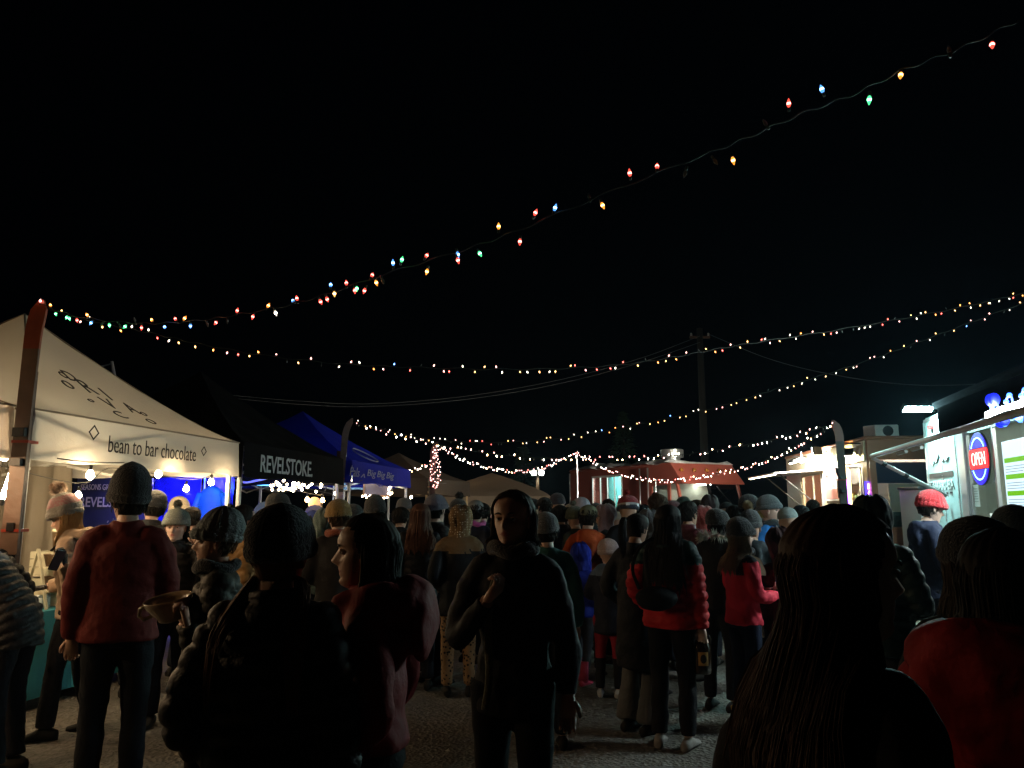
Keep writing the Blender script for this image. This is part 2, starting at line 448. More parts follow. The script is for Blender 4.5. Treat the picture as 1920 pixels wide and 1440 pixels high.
# ---------------------------------------------------------------- chocolate stall contents
def cloth_table(name, label, fr, x0, x1, y0, y1, h, m, drop=.68):
    t = thing(name, label, 'table', fr.w((x0 + x1) / 2, (y0 + y1) / 2, 0), fr.rz)
    hx, hy = (x1 - x0) / 2, (y1 - y0) / 2
    b = MB(); b.box(-hx, hx, -hy, hy, h - .03, h - .004); b.build('tabletop', M_WHITEMETAL, t)
    for sx in (-1, 1):
        for sy in (-1, 1):
            b = MB(); b.tube([(sx * (hx - .08), sy * (hy - .08), 0), (sx * (hx - .08), sy * (hy - .08), h - .03)], .014, 6); b.build('leg', M_STEEL, t)
    c = MB(); n = 96; R = []
    for f in (0, .02, .05, .3, .65, 1):
        ring_ = []
        for k in range(n):
            a = 2 * math.pi * k / n; ux, uy = math.cos(a), math.sin(a)
            q = 1 / max(abs(ux) / (hx + .006), abs(uy) / (hy + .006))
            fold = f * .022 * math.sin(k * 1.31) * math.sin(k * .37 + 1)
            ring_.append(Vector((ux * (q + fold + .012 * f), uy * (q + fold + .012 * f), h + .004 - drop * f)))
        R.append(ring_)
    c.rings(R, 0, True, False); c.build('tablecloth', m, t, smooth=False)
    return t
M_TEAL = mat('teal_tablecloth', (.02, .2, .26), .75, 0, .15, 60, .1)
tx0, _ = F1.on(88, 1120, 1.0)
cloth_table('stall_table', 'stall table under a teal cloth inside the chocolate tent', F1, .75, 2.35, .62, 1.3, .76, M_TEAL)
# display crates / shelf ladder on the table
def crate(label, loc, rz, sx, sy, sz, m=M_WOOD, cat='crate', group=None):
    t = thing('display_crate', label, cat, loc, rz, group); w = .014
    b = MB(); b.box(-sx / 2, sx / 2, -sy / 2, sy / 2, 0, w); b.build('base_board', m, t)
    for k in range(3):
        z0 = w + .002 + k * (sz - w) / 3
        for sgn in (-1, 1):
            b = MB(); b.box(-sx / 2, sx / 2, sgn * (sy / 2 - w / 2) - w / 2, sgn * (sy / 2 - w / 2) + w / 2, z0, z0 + sz / 3 - .014); b.build('slat', m, t)
            b = MB(); b.box(sgn * (sx / 2 - w / 2) - w / 2, sgn * (sx / 2 - w / 2) + w / 2, -sy / 2 + w + .001, sy / 2 - w - .001, z0, z0 + sz / 3 - .014); b.build('slat', m, t)
    return t
M_PALE = mat('limed_wood', (.55, .5, .36), .6, 0, .2, 30, .15, 8)
def at_table(px, py, z):       # point at height z on the sight line
    d = ray(px, py); k = (z - CAM_H) / d.z; p = Vector((0, 0, CAM_H)) + d * k
    return p
cr0 = F1.w(1.55, .92, .768)
crate('lowest pale slatted crate on the teal stall table', cr0, F1.rz + .1, .42, .34, .24, M_PALE)
crate('upper pale slatted crate stacked on the stall table', cr0 + Vector((0, .02, .248)), F1.rz + .05, .38, .32, .22, M_PALE)
lad = thing('display_stand', 'pale folding shelf stand with baskets on the chocolate stall', 'display stand', F1.w(1.35, .78, .766), F1.rz)
for sy in (-.2, .2):
    b = MB(); b.bar((sy, -.1, 0), (sy, .03, .5), .03, .012); b.bar((sy, .14, 0), (sy, .03, .5), .03, .012); b.build('side_frame', M_PALE, lad)
for z, y in ((.14, -.02), (.33, 0)):
    b = MB(); b.box(-.19, .19, y - .12, y + .1, z, z + .012); b.build('shelf', M_PALE, lad)
M_WICKER = mat('brown_wicker', (.12, .07, .035), .7, 0, .6, 60, .3, 20)
for z, y in ((.153, -.02), (.343, 0)):
    b = MB(); b.lathe([(.001, 0), (.085, 0), (.11, .1), (.115, .105), (.1, .1), (.08, .02), (.001, .015)], 14, 0, (0, y, z)); b.build('basket', M_WICKER, lad, smooth=True)
def cup(label, loc, mbody, mlid, s=1.0):
    t = thing('paper_cup', label, 'cup', loc, rnd.random())
    b = MB(); b.lathe([(.001, 0), (.028 * s, 0), (.04 * s, .1 * s), (.04 * s, .102 * s)], 14); b.build('cup_body', mbody, t, smooth=True)
    b = MB(); b.lathe([(.042 * s, .1 * s), (.043 * s, .108 * s), (.038 * s, .118 * s), (.001, .119 * s)], 14); b.build('lid', mlid, t, smooth=True)
    return t
M_BROWN = mat('brown_card', (.13, .075, .035), .7, 0, .1, 30)
M_CREAM = mat('cream_paper', (.75, .68, .45), .7)
cup('tall brown paper cup with a cream lid on the stall crates', F1.w(1.5, .9, 1.238), M_BROWN, M_CREAM, 1.6)
for i, (dx, dy) in enumerate(((.16, .1), (-.1, -.2), (-.2, .02))):
    t = thing('carton', ['cream carton leaning behind the brown cup', 'small cream box beside the display stand', 'open cream box on the near table end'][i], 'box', F1.w(1.55 + dx, .92 + dy, (1.238, .768, .768)[i]), F1.rz + .3 * i)
    b = MB(); h = (.16, .12, .08)[i]; b.box(-.08, .08, -.05, .05, 0, h); b.build('carton_body', M_CREAM, t, bevel=.004)
    b = MB(); b.box(-.083, .083, -.053, .053, h + .001, h + .012); b.build('carton_lid', M_CREAM, t, bevel=.003)
M_CLEAR = mat('clear_plastic', (.6, .66, .66), .1, 0, 0, 1, spec=.8)
for i in range(4):
    t = thing('sample_jar', ['first glass sample jar from the tent leg', 'second glass sample jar from the tent leg', 'third glass sample jar from the tent leg', 'fourth glass sample jar from the tent leg'][i], 'jar', F1.w(.95 + .11 * i, .78 + .02 * (i % 2), .766), 0, 'sample jars on the stall table')
    b = MB(); b.lathe([(.001, 0), (.034, 0), (.036, .01), (.036, .08), (.028, .095)], 12); b.build('glass_body', M_CLEAR, t, smooth=True)
    b = MB(); b.lathe([(.031, .095), (.031, .115), (.001, .116)], 12); b.build('lid', M_STEEL, t, smooth=True)
bowl_w = thing('saucer', 'white dish on the teal tablecloth edge', 'dish', F1.w(1.9, .7, .766)); b = MB(); b.lathe([(.001, 0), (.04, .0), (.075, .022), (.072, .024), (.04, .008), (.001, .006)], 18); b.build('dish_body', mat('white_ceramic', (.7, .7, .68), .2), bowl_w, smooth=True)
# back wall of the stall
WY0 = F1.onx(131, 955, 2.86)[0]
sw = MB(); V = []
for i in range(30):
    for j in range(12):
        V.append((2.86 + .03 * math.sin(i * .8) + .012 * math.sin(i * 2.1 + j), WY0 + i * (2.9 - WY0) / 29, .15 + j * .175))
sw.add(V, [(i * 12 + j, (i + 1) * 12 + j, (i + 1) * 12 + j + 1, i * 12 + j + 1) for i in range(29) for j in range(11)])
M_SIDEWALL = mat('grey_tent_wall', (.24, .21, .17), .8, 0, .2, 12, .12, 3)
swo = sw.build('side_wall', M_SIDEWALL, T1, smooth=True)
sw = MB(); V = []
for i in range(44):
    for j in range(12):
        V.append((.05 + i * .0645, 2.88 + .03 * math.sin(i * .8) + .012 * math.sin(i * 2.1 + j), .15 + j * .175))
sw.add(V, [(i * 12 + j, i * 12 + j + 1, (i + 1) * 12 + j + 1, (i + 1) * 12 + j) for i in range(43) for j in range(11)])
sw.build('back_wall', M_SIDEWALL, T1, smooth=True)

# ---------------------------------------------------------------- black tent contents: banner, blue foil backdrop
def banner_mat():
    m, n, l = nodes_of('night_mountain_print'); b = n['Principled BSDF']
    tc = n.new('ShaderNodeTexCoord'); t = n.new('ShaderNodeTexNoise'); t.inputs['Scale'].default_value = 2.5; t.inputs['Detail'].default_value = 8
    r = n.new('ShaderNodeValToRGB'); r.color_ramp.elements[0].color = (.012, .016, .06, 1); r.color_ramp.elements[1].color = (.06, .08, .2, 1)
    l.new(tc.outputs['Object'], t.inputs['Vector']); l.new(t.outputs['Fac'], r.inputs['Fac']); l.new(r.outputs['Color'], b.inputs['Base Color'])
    b.inputs['Roughness'].default_value = .45
    return m
def rollup(name, label, px0, px1, Y, ztop, m):
    a, b_ = P(px0, 955, Y), P(px1, 955, Y)
    t = thing(name, label, 'banner', (a.x, Y, 0)); w = b_.x - a.x
    b = MB(); b.box(0, w, -.004, .004, .1, ztop); b.build('printed_sheet', m, t)
    b = MB(); b.box(-.02, w + .02, -.012, .012, ztop, ztop + .025); b.build('top_rail', M_STEEL, t)
    b = MB(); b.box(-.04, w + .04, -.09, .09, 0, .1); b.build('base', M_STEEL, t, bevel=.01)
    return t, w
bt, bw = rollup('roll_up_banner', 'dark blue banner reading seasons greetings from Revelstoke', 134, 274, 10.2, 2.1, banner_mat())
text('lettering', 'SEASONS GREETINGS FROM', M_PRINTW, bt, (.1, -.008, 1.85), .8, .075, bold=.004)
text('lettering', 'REVELSTOKE', M_PRINTW, bt, (.1, -.008, 1.63), .78, .13, bold=.012)
st = MB()
for i in range(26):
    x, z = rnd.uniform(.05, bw - .05), rnd.uniform(.9, 1.55); r = rnd.uniform(.004, .009)
    st.add([(x - r, -.0065, z), (x, -.0065, z - r), (x + r, -.0065, z), (x, -.0065, z + r)], [(0, 1, 2, 3)])
st.build('snowflake_print', M_PRINTW, bt)
def foil(label, px0, px1, Y, z0, z1, m, seed, amp=.03):
    a, b_ = P(px0, 955, Y), P(px1, 955, Y); t = thing('foil_backdrop', label, 'backdrop', ((a.x + b_.x) / 2, Y, 0)); w = (b_.x - a.x)
    r = random.Random(seed); ks = [(r.uniform(-16, 16), r.uniform(-10, 10), r.uniform(0, 6), r.uniform(.2, 1)) for _ in range(14)]
    NX, NZ = 40, 60; V = []
    for i in range(NX + 1):
        for j in range(NZ + 1):
            x = (i / NX - .5) * w; z = z0 + (z1 - z0) * j / NZ
            d = sum(q * abs(math.sin(kx * x + kz * z + p)) for kx, kz, p, q in ks) / 5
            V.append((x, (d - 1) * amp, z))
    b = MB(); b.add(V, [(i * (NZ + 1) + j, (i + 1) * (NZ + 1) + j, (i + 1) * (NZ + 1) + j + 1, i * (NZ + 1) + j + 1) for i in range(NX) for j in range(NZ)])
    b.build('foil_sheet', m, t, smooth=True)
    b = MB(); b.tube([(-w / 2 - .05, .03, z1 + .02), (w / 2 + .05, .03, z1 + .02)], .014, 8); b.build('hanging_rail', M_STEEL, t)
    for s in (-1, 1):
        b = MB(); b.tube([(s * (w / 2 + .04), .03, 0), (s * (w / 2 + .04), .03, z1 + .02)], .014, 8); b.build('stand', M_STEEL, t)
    return t
M_FOIL = mat('blue_foil', (.08, .08, .8), .22, .75)
foil('crumpled blue foil backdrop glowing behind the grey-hatted woman', 286, 374, 11.2, .5, 2.07, M_FOIL, 3)
foil('narrow blue foil sheet beside the second tent leg', 377, 436, 11.4, .5, 2.05, mat('violet_blue_foil', (.09, .06, .6), .3, .3), 9)
# blue stage lamps that light the foil (in the stall, at the tent truss)
M_BLUELED = emit('blue_led', (.05, .05, 1.0), 800)
def par_can(label, loc, aim, m, r=.07):
    t = thing('stage_lamp', label, 'lamp', loc)
    d = (Vector(aim) - Vector(loc)).normalized(); q = d.to_track_quat('Z', 'Y').to_matrix().to_4x4()
    b = MB(); b.lathe([(.02, -.16), (.06, -.15), (r + .01, -.02), (r + .012, .03), (r + .006, .03), (r + .004, -.01), (.02, -.06)], 14, 0, mtx=q); b.build('housing', M_BLACKMETAL, t, smooth=True)
    b = MB(); b.lathe([(.001, -.004), (r, -.004), (r, .002), (.001, .003)], 14, 0, mtx=q); b.build('lens', m, t)
    b = MB(); b.tube([(0, -.09, 0), (0, -.09, .1), (0, 0, .13), (0, .09, .1), (0, .09, 0)], .008, 6); b.build('yoke', M_BLACKMETAL, t)
    return t
fx = P(330, 955, 11.2).x
par_can('blue stage lamp aimed at the foil backdrop', (fx + .15, 10.1, 2.15), (fx, 11.2, 1.5), M_BLUELED)
par_can('second blue stage lamp aimed at the narrow foil sheet', (fx + .75, 10.4, 2.15), (P(405, 955, 11.4).x, 11.4, 1.5), emit('cyan_led', (.03, .15, 1.0), 220))
# cyan figure: ski jacket on a hanger
jk = thing('hanging_jacket', 'cyan ski jacket hanging before the narrow foil', 'jacket', P(396, 955, 11.0).to_2d().to_3d())
b = MB(); V = [(.0, 0, 1.96), (.06, 0, 1.97)]
R = []
for z, hx, hy in ((1.2, .17, .07), (1.3, .18, .08), (1.6, .17, .08), (1.8, .19, .07), (1.88, .12, .06), (1.92, .05, .05)):
    R.append([Vector((hx * math.cos(a), hy * math.sin(a), z)) for a in [i * .449 for i in range(14)]])
b.rings(R)
for s in (-1, 1): b.tube([(s * .15, 0, 1.82), (s * .23, 0, 1.6), (s * .22, .02, 1.3)], [.06, .055, .045], 10)
b.build('shell', mat('cyan_nylon', (.012, .13, .15), .5, 0, .4, 15), jk, smooth=True)
b = MB(); b.tube([(-.15, 0, 1.85), (0, 0, 1.94), (0, 0, 2.02), (.03, 0, 2.05)], .005, 5); b.build('hanger', M_STEEL, jk)
# boards leaning in the black tent
def snowboard(label, px, Y, m, m2, tilt=0.0, ln=1.55, w=.26):
    p = P(px, 955, Y); t = thing('snowboard', label, 'snowboard', (p.x, Y, 0)); t.rotation_euler = (-.12, tilt, rnd.uniform(-.3, .3))
    def outline(L, W):
        pts = []
        for i in range(9): a = math.pi * i / 8; pts.append((W / 2 * math.cos(a), L - W / 2 + W / 2 * math.sin(a)))
        for i in range(9): a = math.pi + math.pi * i / 8; pts.append((W / 2 * math.cos(a), W / 2 + W / 2 * math.sin(a)))
        return pts
    o = outline(ln, w)
    b = MB(); b.rings([[Vector((x, -.006, z)) for x, z in o], [Vector((x, .006, z)) for x, z in o]]); b.build('deck', m, t)
    o2 = [(x * .6, .75 + (z - .75) * .28) for x, z in o]
    b = MB(); b.rings([[Vector((x, -.009, z + .25)) for x, z in o2], [Vector((x, -.0065, z + .25)) for x, z in o2]]); b.build('graphic', m2, t)
    return t
snowboard('teal snowboard with a red patch in the black tent', 492, 10.6, mat('teal_topsheet', (.03, .1, .09), .4), mat('red_print', (.35, .04, .02), .5), 0, 1.72, .3)
snowboard('dark violet snowboard beside the teal one', 460, 10.8, mat('violet_topsheet', (.05, .03, .09), .4), mat('grey_print', (.2, .2, .22), .5), .05, 1.62)
snowboard('grey board leaning at the black tent rear post', 590, 11.3, mat('grey_topsheet', (.05, .045, .04), .5), mat('brown_print', (.16, .1, .06), .5), -.04, 1.68, .34)
# black tent roof beams, their blue light put in as glow
M_BEAMGLOW = emit('blue_beam_glow', (.12, .5, 1.0), 2.2)
for i, (pa, pb) in enumerate((((458, 906), (482, 908)), ((482, 908), (515, 909)))):
    a, c = P(*pa, 12.2), P(*pb, 12.2)
    t = thing('glow_bar', ['short black tent roof beam with blue light put in as glow', 'longer black tent roof beam with blue light put in as glow'][i], 'lamp', a)
    b = MB(); b.bar((0, 0, 0), c - a - Vector((.04, 0, 0)), .04, .035); b.build('tube', M_BEAMGLOW, t)
    b = MB(); b.bar((0, 0, .032), c - a + Vector((-.04, 0, .032)), .05, .022); b.build('housing', M_WHITEMETAL, t)

bl6 = [Vector((-1.6, 26.6, 2.0)), Vector((-.4, 27.3, 2.05)), Vector((.7, 28.2, 2.0))]
festoon('festoon_lights', 'warm bulbs inside the beige far tent', [Vector((-2.5, 26, 2.1))] + [p + Vector((0, 0, .1)) for p in bl6] + [Vector((1.1, 29, 2.1))], bl6, BM1)

tl = thing('work_light', 'pale tube lamp clipped to the near end of the cream tent', 'lamp', P(4, 935, 6.3))
b = MB(); b.tube([(0, 0, 0), (.09, 0, .34)], .02, 8); b.build('tube', emit('tube_pale', (1, .93, .62), 60), tl, smooth=True)
b = MB(); b.tube([(-.012, 0, -.05), (0, 0, -.001)], .026, 8); b.build('socket', M_BLACKMETAL, tl)
added_end_bulbs = [F1.w(.35, .5, 2.0), F1.w(.3, 1.5, 2.02)]  # bulbs added to throw light on the left-hand faces
festoon('festoon_lights', 'two warm bulbs added at the near end of the chocolate tent', [F1.w(.08, .1, 2.12)] + [p + Vector((0, 0, .1)) for p in added_end_bulbs] + [F1.w(.1, 2.6, 2.14)], added_end_bulbs, BM1)

# assumed stall added out of view beside the camera, its bulbs light the faces
T_ADDED, F_ADDED = canopy('canopy_tent', 'white canopy tent added out of view, assumed source of side light', row(-3.1), 2.94, 2.31, .36, 3.4, M_CANVAS, M_CANVAS_VAL, M_WHITEMETAL)
added_stall_bulbs = [F_ADDED.w(.8, .45, 2.0), F_ADDED.w(1.7, .4, 2.02), F_ADDED.w(2.5, .5, 2.0)]
festoon('festoon_lights', 'warm bulbs added for side light under the assumed white canopy', [F_ADDED.w(.08, .1, 2.12)] + [p + Vector((0, 0, .1)) for p in added_stall_bulbs] + [F_ADDED.w(2.85, .1, 2.12)], added_stall_bulbs, BM_ADDED)  # added bulbs, out of view, for warm light from the left
cloth_table('stall_table', 'cloth covered table added under the assumed white canopy', F_ADDED, .5, 2.4, .9, 1.6, .76, M_TEAL)

# ---------------------------------------------------------------- blue tent contents
M_BLUECLOTH = mat('royal_blue_cloth', (.02, .02, .55), .7, 0, .1, 40, .1)
cloth_table('stall_table', 'stall counter under a royal blue cloth in the blue tent', F3, .2, 2.75, .35, .95, 1.28, M_BLUECLOTH, 1.2)
cloth_table('stall_table', 'royal blue covered side table between the black and blue tents', F2, 2.35, 2.9, .3, 1.0, 1.3, M_BLUECLOTH, 1.22)
M_FAIRY = emit('fairy_light', (1, .8, .5), 14)
FB = MB().ell((0, 0, 0), (.017, .017, .022), 6, 4).mesh('bulb', [M_FAIRY], True)
def fairy(label, path, n, jitter, name='fairy_lights', me=FB, wr=.003, seed=1, m=M_WIRE):
    r = random.Random(seed); o = Vector(path[0]); t = thing(name, label, 'string lights', o)
    pts = smooth_path([Vector(p) - o for p in path], max(40, n))
    w = MB(); w.tube(pts, wr, 4); w.build('wire', m, t)
    for i in range(n):
        q = pts[int(i / max(1, n - 1) * (len(pts) - 1))]
        inst('bulb', me, t, q + Vector((r.uniform(-1, 1), r.uniform(-1, 1), r.uniform(-1, 1))) * jitter, (r.uniform(0, 3), r.uniform(0, 3), 0))
    return t
scr = thing('menu_board', 'dark menu board framed by fairy lights in the blue tent', 'board', P(706, 955, 14.6).to_2d().to_3d())
sz0, sz1 = P(706, 930, 14.6).z, P(706, 896, 14.6).z; hw = .24
b = MB(); b.box(-hw, hw, -.02, .02, sz0, sz1); b.build('panel', mat('chalkboard', (.05, .045, .08), .6), scr)
for (a, c) in (((-hw, sz0), (hw, sz0)), ((hw, sz0), (hw, sz1)), ((hw, sz1), (-hw, sz1)), ((-hw, sz1), (-hw, sz0))):
    b = MB(); b.bar((a[0], -.022, a[1]), (c[0], -.022, c[1]), .03, .03); b.build('frame_rail', M_DKWOOD, scr)
b = MB(); b.tube([(0, .03, 0), (0, .03, sz0)], .02, 8); b.build('stand', M_BLACKMETAL, scr)
so = scr.location
fairy('fairy lights around the dark menu board', [so + Vector((x, -.06, z)) for x, z in ((-hw, sz0), (0, sz0 - .03), (hw, sz0), (hw + .02, (sz0 + sz1) / 2), (hw, sz1), (0, sz1 - .06), (-hw, sz1))], 46, .03, seed=4)
fairy('fairy lights draped inside the blue tent valance', [P(650, 906, 14.2), P(664, 900, 14.3), P(680, 903, 14.4), P(694, 897, 14.4)], 22, .02, seed=5)
tg = [P(505, 918, 10.9), P(515, 908, 10.8), P(524, 916, 10.8), P(532, 905, 10.9), P(540, 920, 10.7), P(549, 909, 10.9), P(557, 914, 10.8), P(563, 908, 10.8), P(566, 922, 10.9)]
fairy('tangle of fairy lights hung under the black tent', tg, 34, .05, seed=6)
fairy('small loop of fairy lights at the black tent corner', [P(578, 910, 11.4), P(588, 903, 11.3), P(597, 898, 11.3), P(600, 910, 11.4), P(596, 922, 11.4)], 12, .04, seed=8)
# sheet for the inside of the back valance, its sky-blue light painted in
fl = thing('valance_sheet', 'sheet standing in for the blue tent back valance, sky-blue light painted in', 'screen', P(665, 955, 15.0).to_2d().to_3d())
b = MB(); za, zb = P(665, 918, 15).z, P(665, 893, 15).z
b.box(-.42, .3, -.01, .01, za, zb); b.build('fabric', mat('painted_blue_light', (.25, .5, .7), .7, 0, .2, 20), fl)
b = MB(); b.tube([(-.42, 0, 0), (-.42, 0, zb)], .015, 6); b.build('stand', M_STEEL, fl)
b = MB(); b.tube([(.3, 0, 0), (.3, 0, zb)], .015, 6); b.build('stand', M_STEEL, fl)
for i, (px, Y, lb) in enumerate(((590, 11.7, 'round pale wood slice sign on the blue cloth'), (695, 14.1, 'pointed pale wood sign below the menu board'))):
    p = P(px, 944, Y); t = thing('wood_sign', lb, 'sign', p)
    b = MB(); q = Matrix.Rotation(math.pi / 2, 4, 'X'); b.lathe([(.001, -.012), (.095, -.012), (.1, 0), (.095, .012), (.001, .012)], 16, 0, mtx=q)
    b.build('slice', M_WOOD, t)
    b = MB(); b.box(-.05, .05, -.03, .03, -.12, -.09); b.build('foot', M_WOOD, t)
wb = [P(576, 937, 11.6), P(605, 938, 11.8), P(621, 905, 11.9), P(630, 925, 12.0)]
festoon('festoon_lights', 'warm bulbs between the black and blue tents', [wb[0] + Vector((-.4, 0, .2))] + [p + Vector((0, 0, .1)) for p in wb] + [wb[3] + Vector((.4, 0, .2))], wb, BM2)
wb = [F3.w(.8, .9, 2.1), F3.w(2.1, 1.2, 2.12)]
festoon('festoon_lights', 'pair of pale bulbs over the blue counter', [F3.w(.1, .7, 2.2)] + [p + Vector((0, 0, .1)) for p in wb] + [F3.w(2.9, 1.2, 2.2)], wb, bulb_mesh(.036, emit('cool_bulb', (.7, .85, 1), 120)))

# ---------------------------------------------------------------- ski light posts
def ski_post(label, base, ztop, wid, yaw, lean=0.0, msk=None, mtip=None, bend=1, step=True):
    t = thing('ski_post', label, 'post', (base[0], base[1], 0), yaw, 'skis set upright as light posts')
    msk = msk or mat('brown_ski', (.2, .12, .085), .45, 0, .2, 16, .4, 6); mtip = mtip or mat('red_ski_tip', (.35, .07, .03), .4, 0, .1, 30, .3, 12)
    def ski(z0, z1, w, y, m, tip):
        R0 = []
        n = 26
        for i in range(n):
            f = i / (n - 1); z = z0 + (z1 - z0) * f
            ww = w * (1 + .18 * (2 * f - 1) ** 2)
            if f > .93: ww *= math.sqrt(max(.02, 1 - ((f - .93) / .07) ** 2)) * .9 + .1
            x = bend * .16 * max(0, f - .82) ** 2 / .0324 * (z1 - z0) / 1.7 * .55 + lean * (z - 1.0)
            R0.append([Vector((x - ww / 2, y - .011, z)), Vector((x + ww / 2, y - .011, z)), Vector((x + ww / 2, y + .011, z)), Vector((x - ww / 2, y + .011, z))])
        k = int(n * .8)
        b = MB(); b.rings(R0[:k + 1], 0); b.build('ski_body', m, t)
        b = MB(); b.rings(R0[k:], 0); b.build('ski_tip', tip, t)
        b = MB(); zb = z0 + (z1 - z0) * .45; b.box(lean * (zb - 1) - w * .4, lean * (zb - 1) + w * .4, y - .045, y - .0115, zb, zb + .06); b.box(lean * (zb - 1) - w * .35, lean * (zb - 1) + w * .35, y - .05, y - .0115, zb - .2, zb - .15); b.build('binding', M_BLACKMETAL, t)
    ski(1.3, ztop, wid, 0, msk, mtip)
    if step: ski(.75, ztop - .75, wid * .62, .03, mat('dark_ski', (.05, .025, .02), .45), mat('dark_ski', (.05, .025, .02), .45))
    b = MB(); b.box(-.028, .028, .045, .09, 0, ztop - .5); b.build('wood_stake', M_DKWOOD, t)
    for z in (1.45, 2.05):
        b = MB(); b.box(lean * (z - 1) - wid * .56, lean * (z - 1) + wid * .56, -.014, .1, z, z + .018); b.build('strap', mat('red_strap', (.5, .05, .02), .4), t)
    return t
SK1 = P(68, 568, 5.3); SK2 = P(652, 790, 11.75); SK3 = P(812, 832, 16); SK4 = P(1572, 790, 12.2)
ski_post('brown ski with a red tip strapped to the cream tent corner', (SK1.x - .02, SK1.y), 3.06, .105, .0, .012, bend=.4)
ski_post('slim worn ski post leaning between the black and blue tents', (SK2.x - .12, SK2.y), 2.98, .09, .2, .05, msk=mat('worn_ski', (.16, .12, .11), .5, 0, .3, 14, .6, 9), mtip=mat('worn_ski', (.16, .12, .11), .5, 0, .3, 14, .6, 9))
ski_post('dark ski post wrapped in pink fairy lights', (SK3.x, SK3.y), 2.98, .11, 0, 0, msk=mat('dark_ski', (.05, .025, .02), .45), mtip=mat('dark_ski', (.05, .025, .02), .45))
ski_post('brown ski with a red tip before the second food truck', (SK4.x, SK4.y), 3.0, .12, 0, 0, msk=mat('dark_brown_ski', (.03, .014, .011), .7), mtip=mat('dull_red_tip', (.1, .018, .01), .6), bend=-1)
pt = thing('metal_post', 'thin steel post at the rear of the red truck', 'post', P(1083, 955, 19.5).to_2d().to_3d())
b = MB(); b.tube([(0, 0, 0), (0, 0, 3.02)], .022, 8); b.build('tube', M_STEEL, pt)
b = MB(); b.box(-.06, .06, -.06, .06, -.01, .012); b.build('foot_plate', M_STEEL, pt)
b = MB(); b.tube([(0, -.03, 2.98), (.03, -.06, 3.02), (0, -.07, 3.05)], .006, 6); b.build('hook', M_STEEL, pt)

# ---------------------------------------------------------------- strings of coloured bulbs
def c7_mesh(m, s=1.0, hot=None):
    b = MB(); r = .0105 * s
    b.lathe([(.3 * r, .012 * s), (.8 * r, .006 * s), (r, -.003 * s)], 8, 2 if hot else 0)
    b.lathe([(r, -.003 * s), (.97 * r, -.008 * s), (.85 * r, -.014 * s)], 8, 0)
    b.lathe([(.85 * r, -.014 * s), (.45 * r, -.026 * s), (.05 * r, -.033 * s)], 8, 2 if hot else 0)
    b.lathe([(.001, .034 * s), (.75 * r, .032 * s), (.8 * r, .012 * s), (.3 * r, .0105 * s)], 6, 1)
    return b.mesh('bulb', [m, M_SOCKET] + ([hot] if hot else []), True)
COL = {'red': (1, .08, .05), 'orange': (1, .3, .03), 'green': (.08, 1, .3), 'blue': (.1, .35, 1), 'white': (1, .85, .65), 'pink': (1, .4, .35), 'amber': (1, .5, .12)}
def palette(strength, s, mixw=0.0, dim=0):
    out = {}
    for k, c in COL.items():
        cc = tuple(a * (1 - mixw) + mixw for a in c)
        out[k] = c7_mesh(emit("lit_bulb_" + k, cc, strength), s, emit("bulb_glass_" + k, c, dim) if dim else None)
    out['dead'] = c7_mesh(mat('unlit_bulb', (.2, .22, .2), .2), s)
    return out
PAL_NEAR = palette(8, .7, .08, 1.0); PAL_MID = palette(6, .5, .1, 2.2); PAL_FAR = palette(26, .62, .2)
PAL_FAR.update({k: v for k, v in palette(7, .66, .1).items() if k in ('red', 'pink')})
def on_vplane(px, py, A, B):       # sight line meets the vertical plane through two plan points
    d = ray(px, py); n = Vector((-(B[1] - A[1]), B[0] - A[0], 0)); c = Vector((0, 0, CAM_H))
    k = (Vector((A[0], A[1], 0)) - c).dot(n) / d.dot(n)
    return c + d * k
def bulb_string(label, pixels, A, B, n, pal, mixs, seed, dead=.1, wr=.004, off=.03, gap=None, fixed=()):
    r = random.Random(seed)
    pts = [on_vplane(px, py, A, B) for px, py in pixels]
    o = pts[0].copy(); t = thing('light_string', label, 'string lights', o, group='strings of bulbs over the market')
    path = smooth_path([p - o for p in pts], 220)
    L = [0]
    for i in range(1, len(path)): L.append(L[-1] + (path[i] - path[i - 1]).length)
    w = MB(); wob = [p + Vector((0, 0, .006 * math.sin(i * .9))) for i, p in enumerate(path)]; w.tube(wob, wr, 5); w.build('wire', M_WIRE, t)
    for (fx_, fy_, kk) in fixed:
        q = on_vplane(fx_, fy_, A, B) - o
        k = min(range(len(path)), key=lambda i_: (path[i_] - q).length); up = q.z > path[k].z
        inst('bulb', pal[kk], t, q, (r.uniform(-.4, .4), r.uniform(-.5, .5) + (math.pi if up else 0), 0))
    keys = list(mixs.keys()); wts = list(mixs.values())
    for i in range(n):
        s = (i + .5 + r.uniform(-.33, .33)) / n * L[-1] * (gap or 1)
        k = min(range(len(L)), key=lambda q: abs(L[q] - s)); p = path[k]
        up = r.random() < .42
        kk = 'dead' if r.random() < dead else r.choices(keys, wts)[0]
        a = r.uniform(-.7, .7)
        ob = inst('bulb', pal[kk], t, p + Vector((r.uniform(-.01, .01), 0, off * (.55 if up else -.75))), (a, r.uniform(-.6, .6) + (math.pi if up else 0), 0))
    return t
MULTI = dict(red=4, orange=4, green=2, blue=2, white=1.2, pink=1)
SOFT = dict(pink=3, white=5, amber=4, red=1, orange=1, blue=.2, green=.2)
WHT = dict(white=6, pink=5, amber=1.5, red=.8)
pA = SK1; eA = P(1935, 20, 2.15)
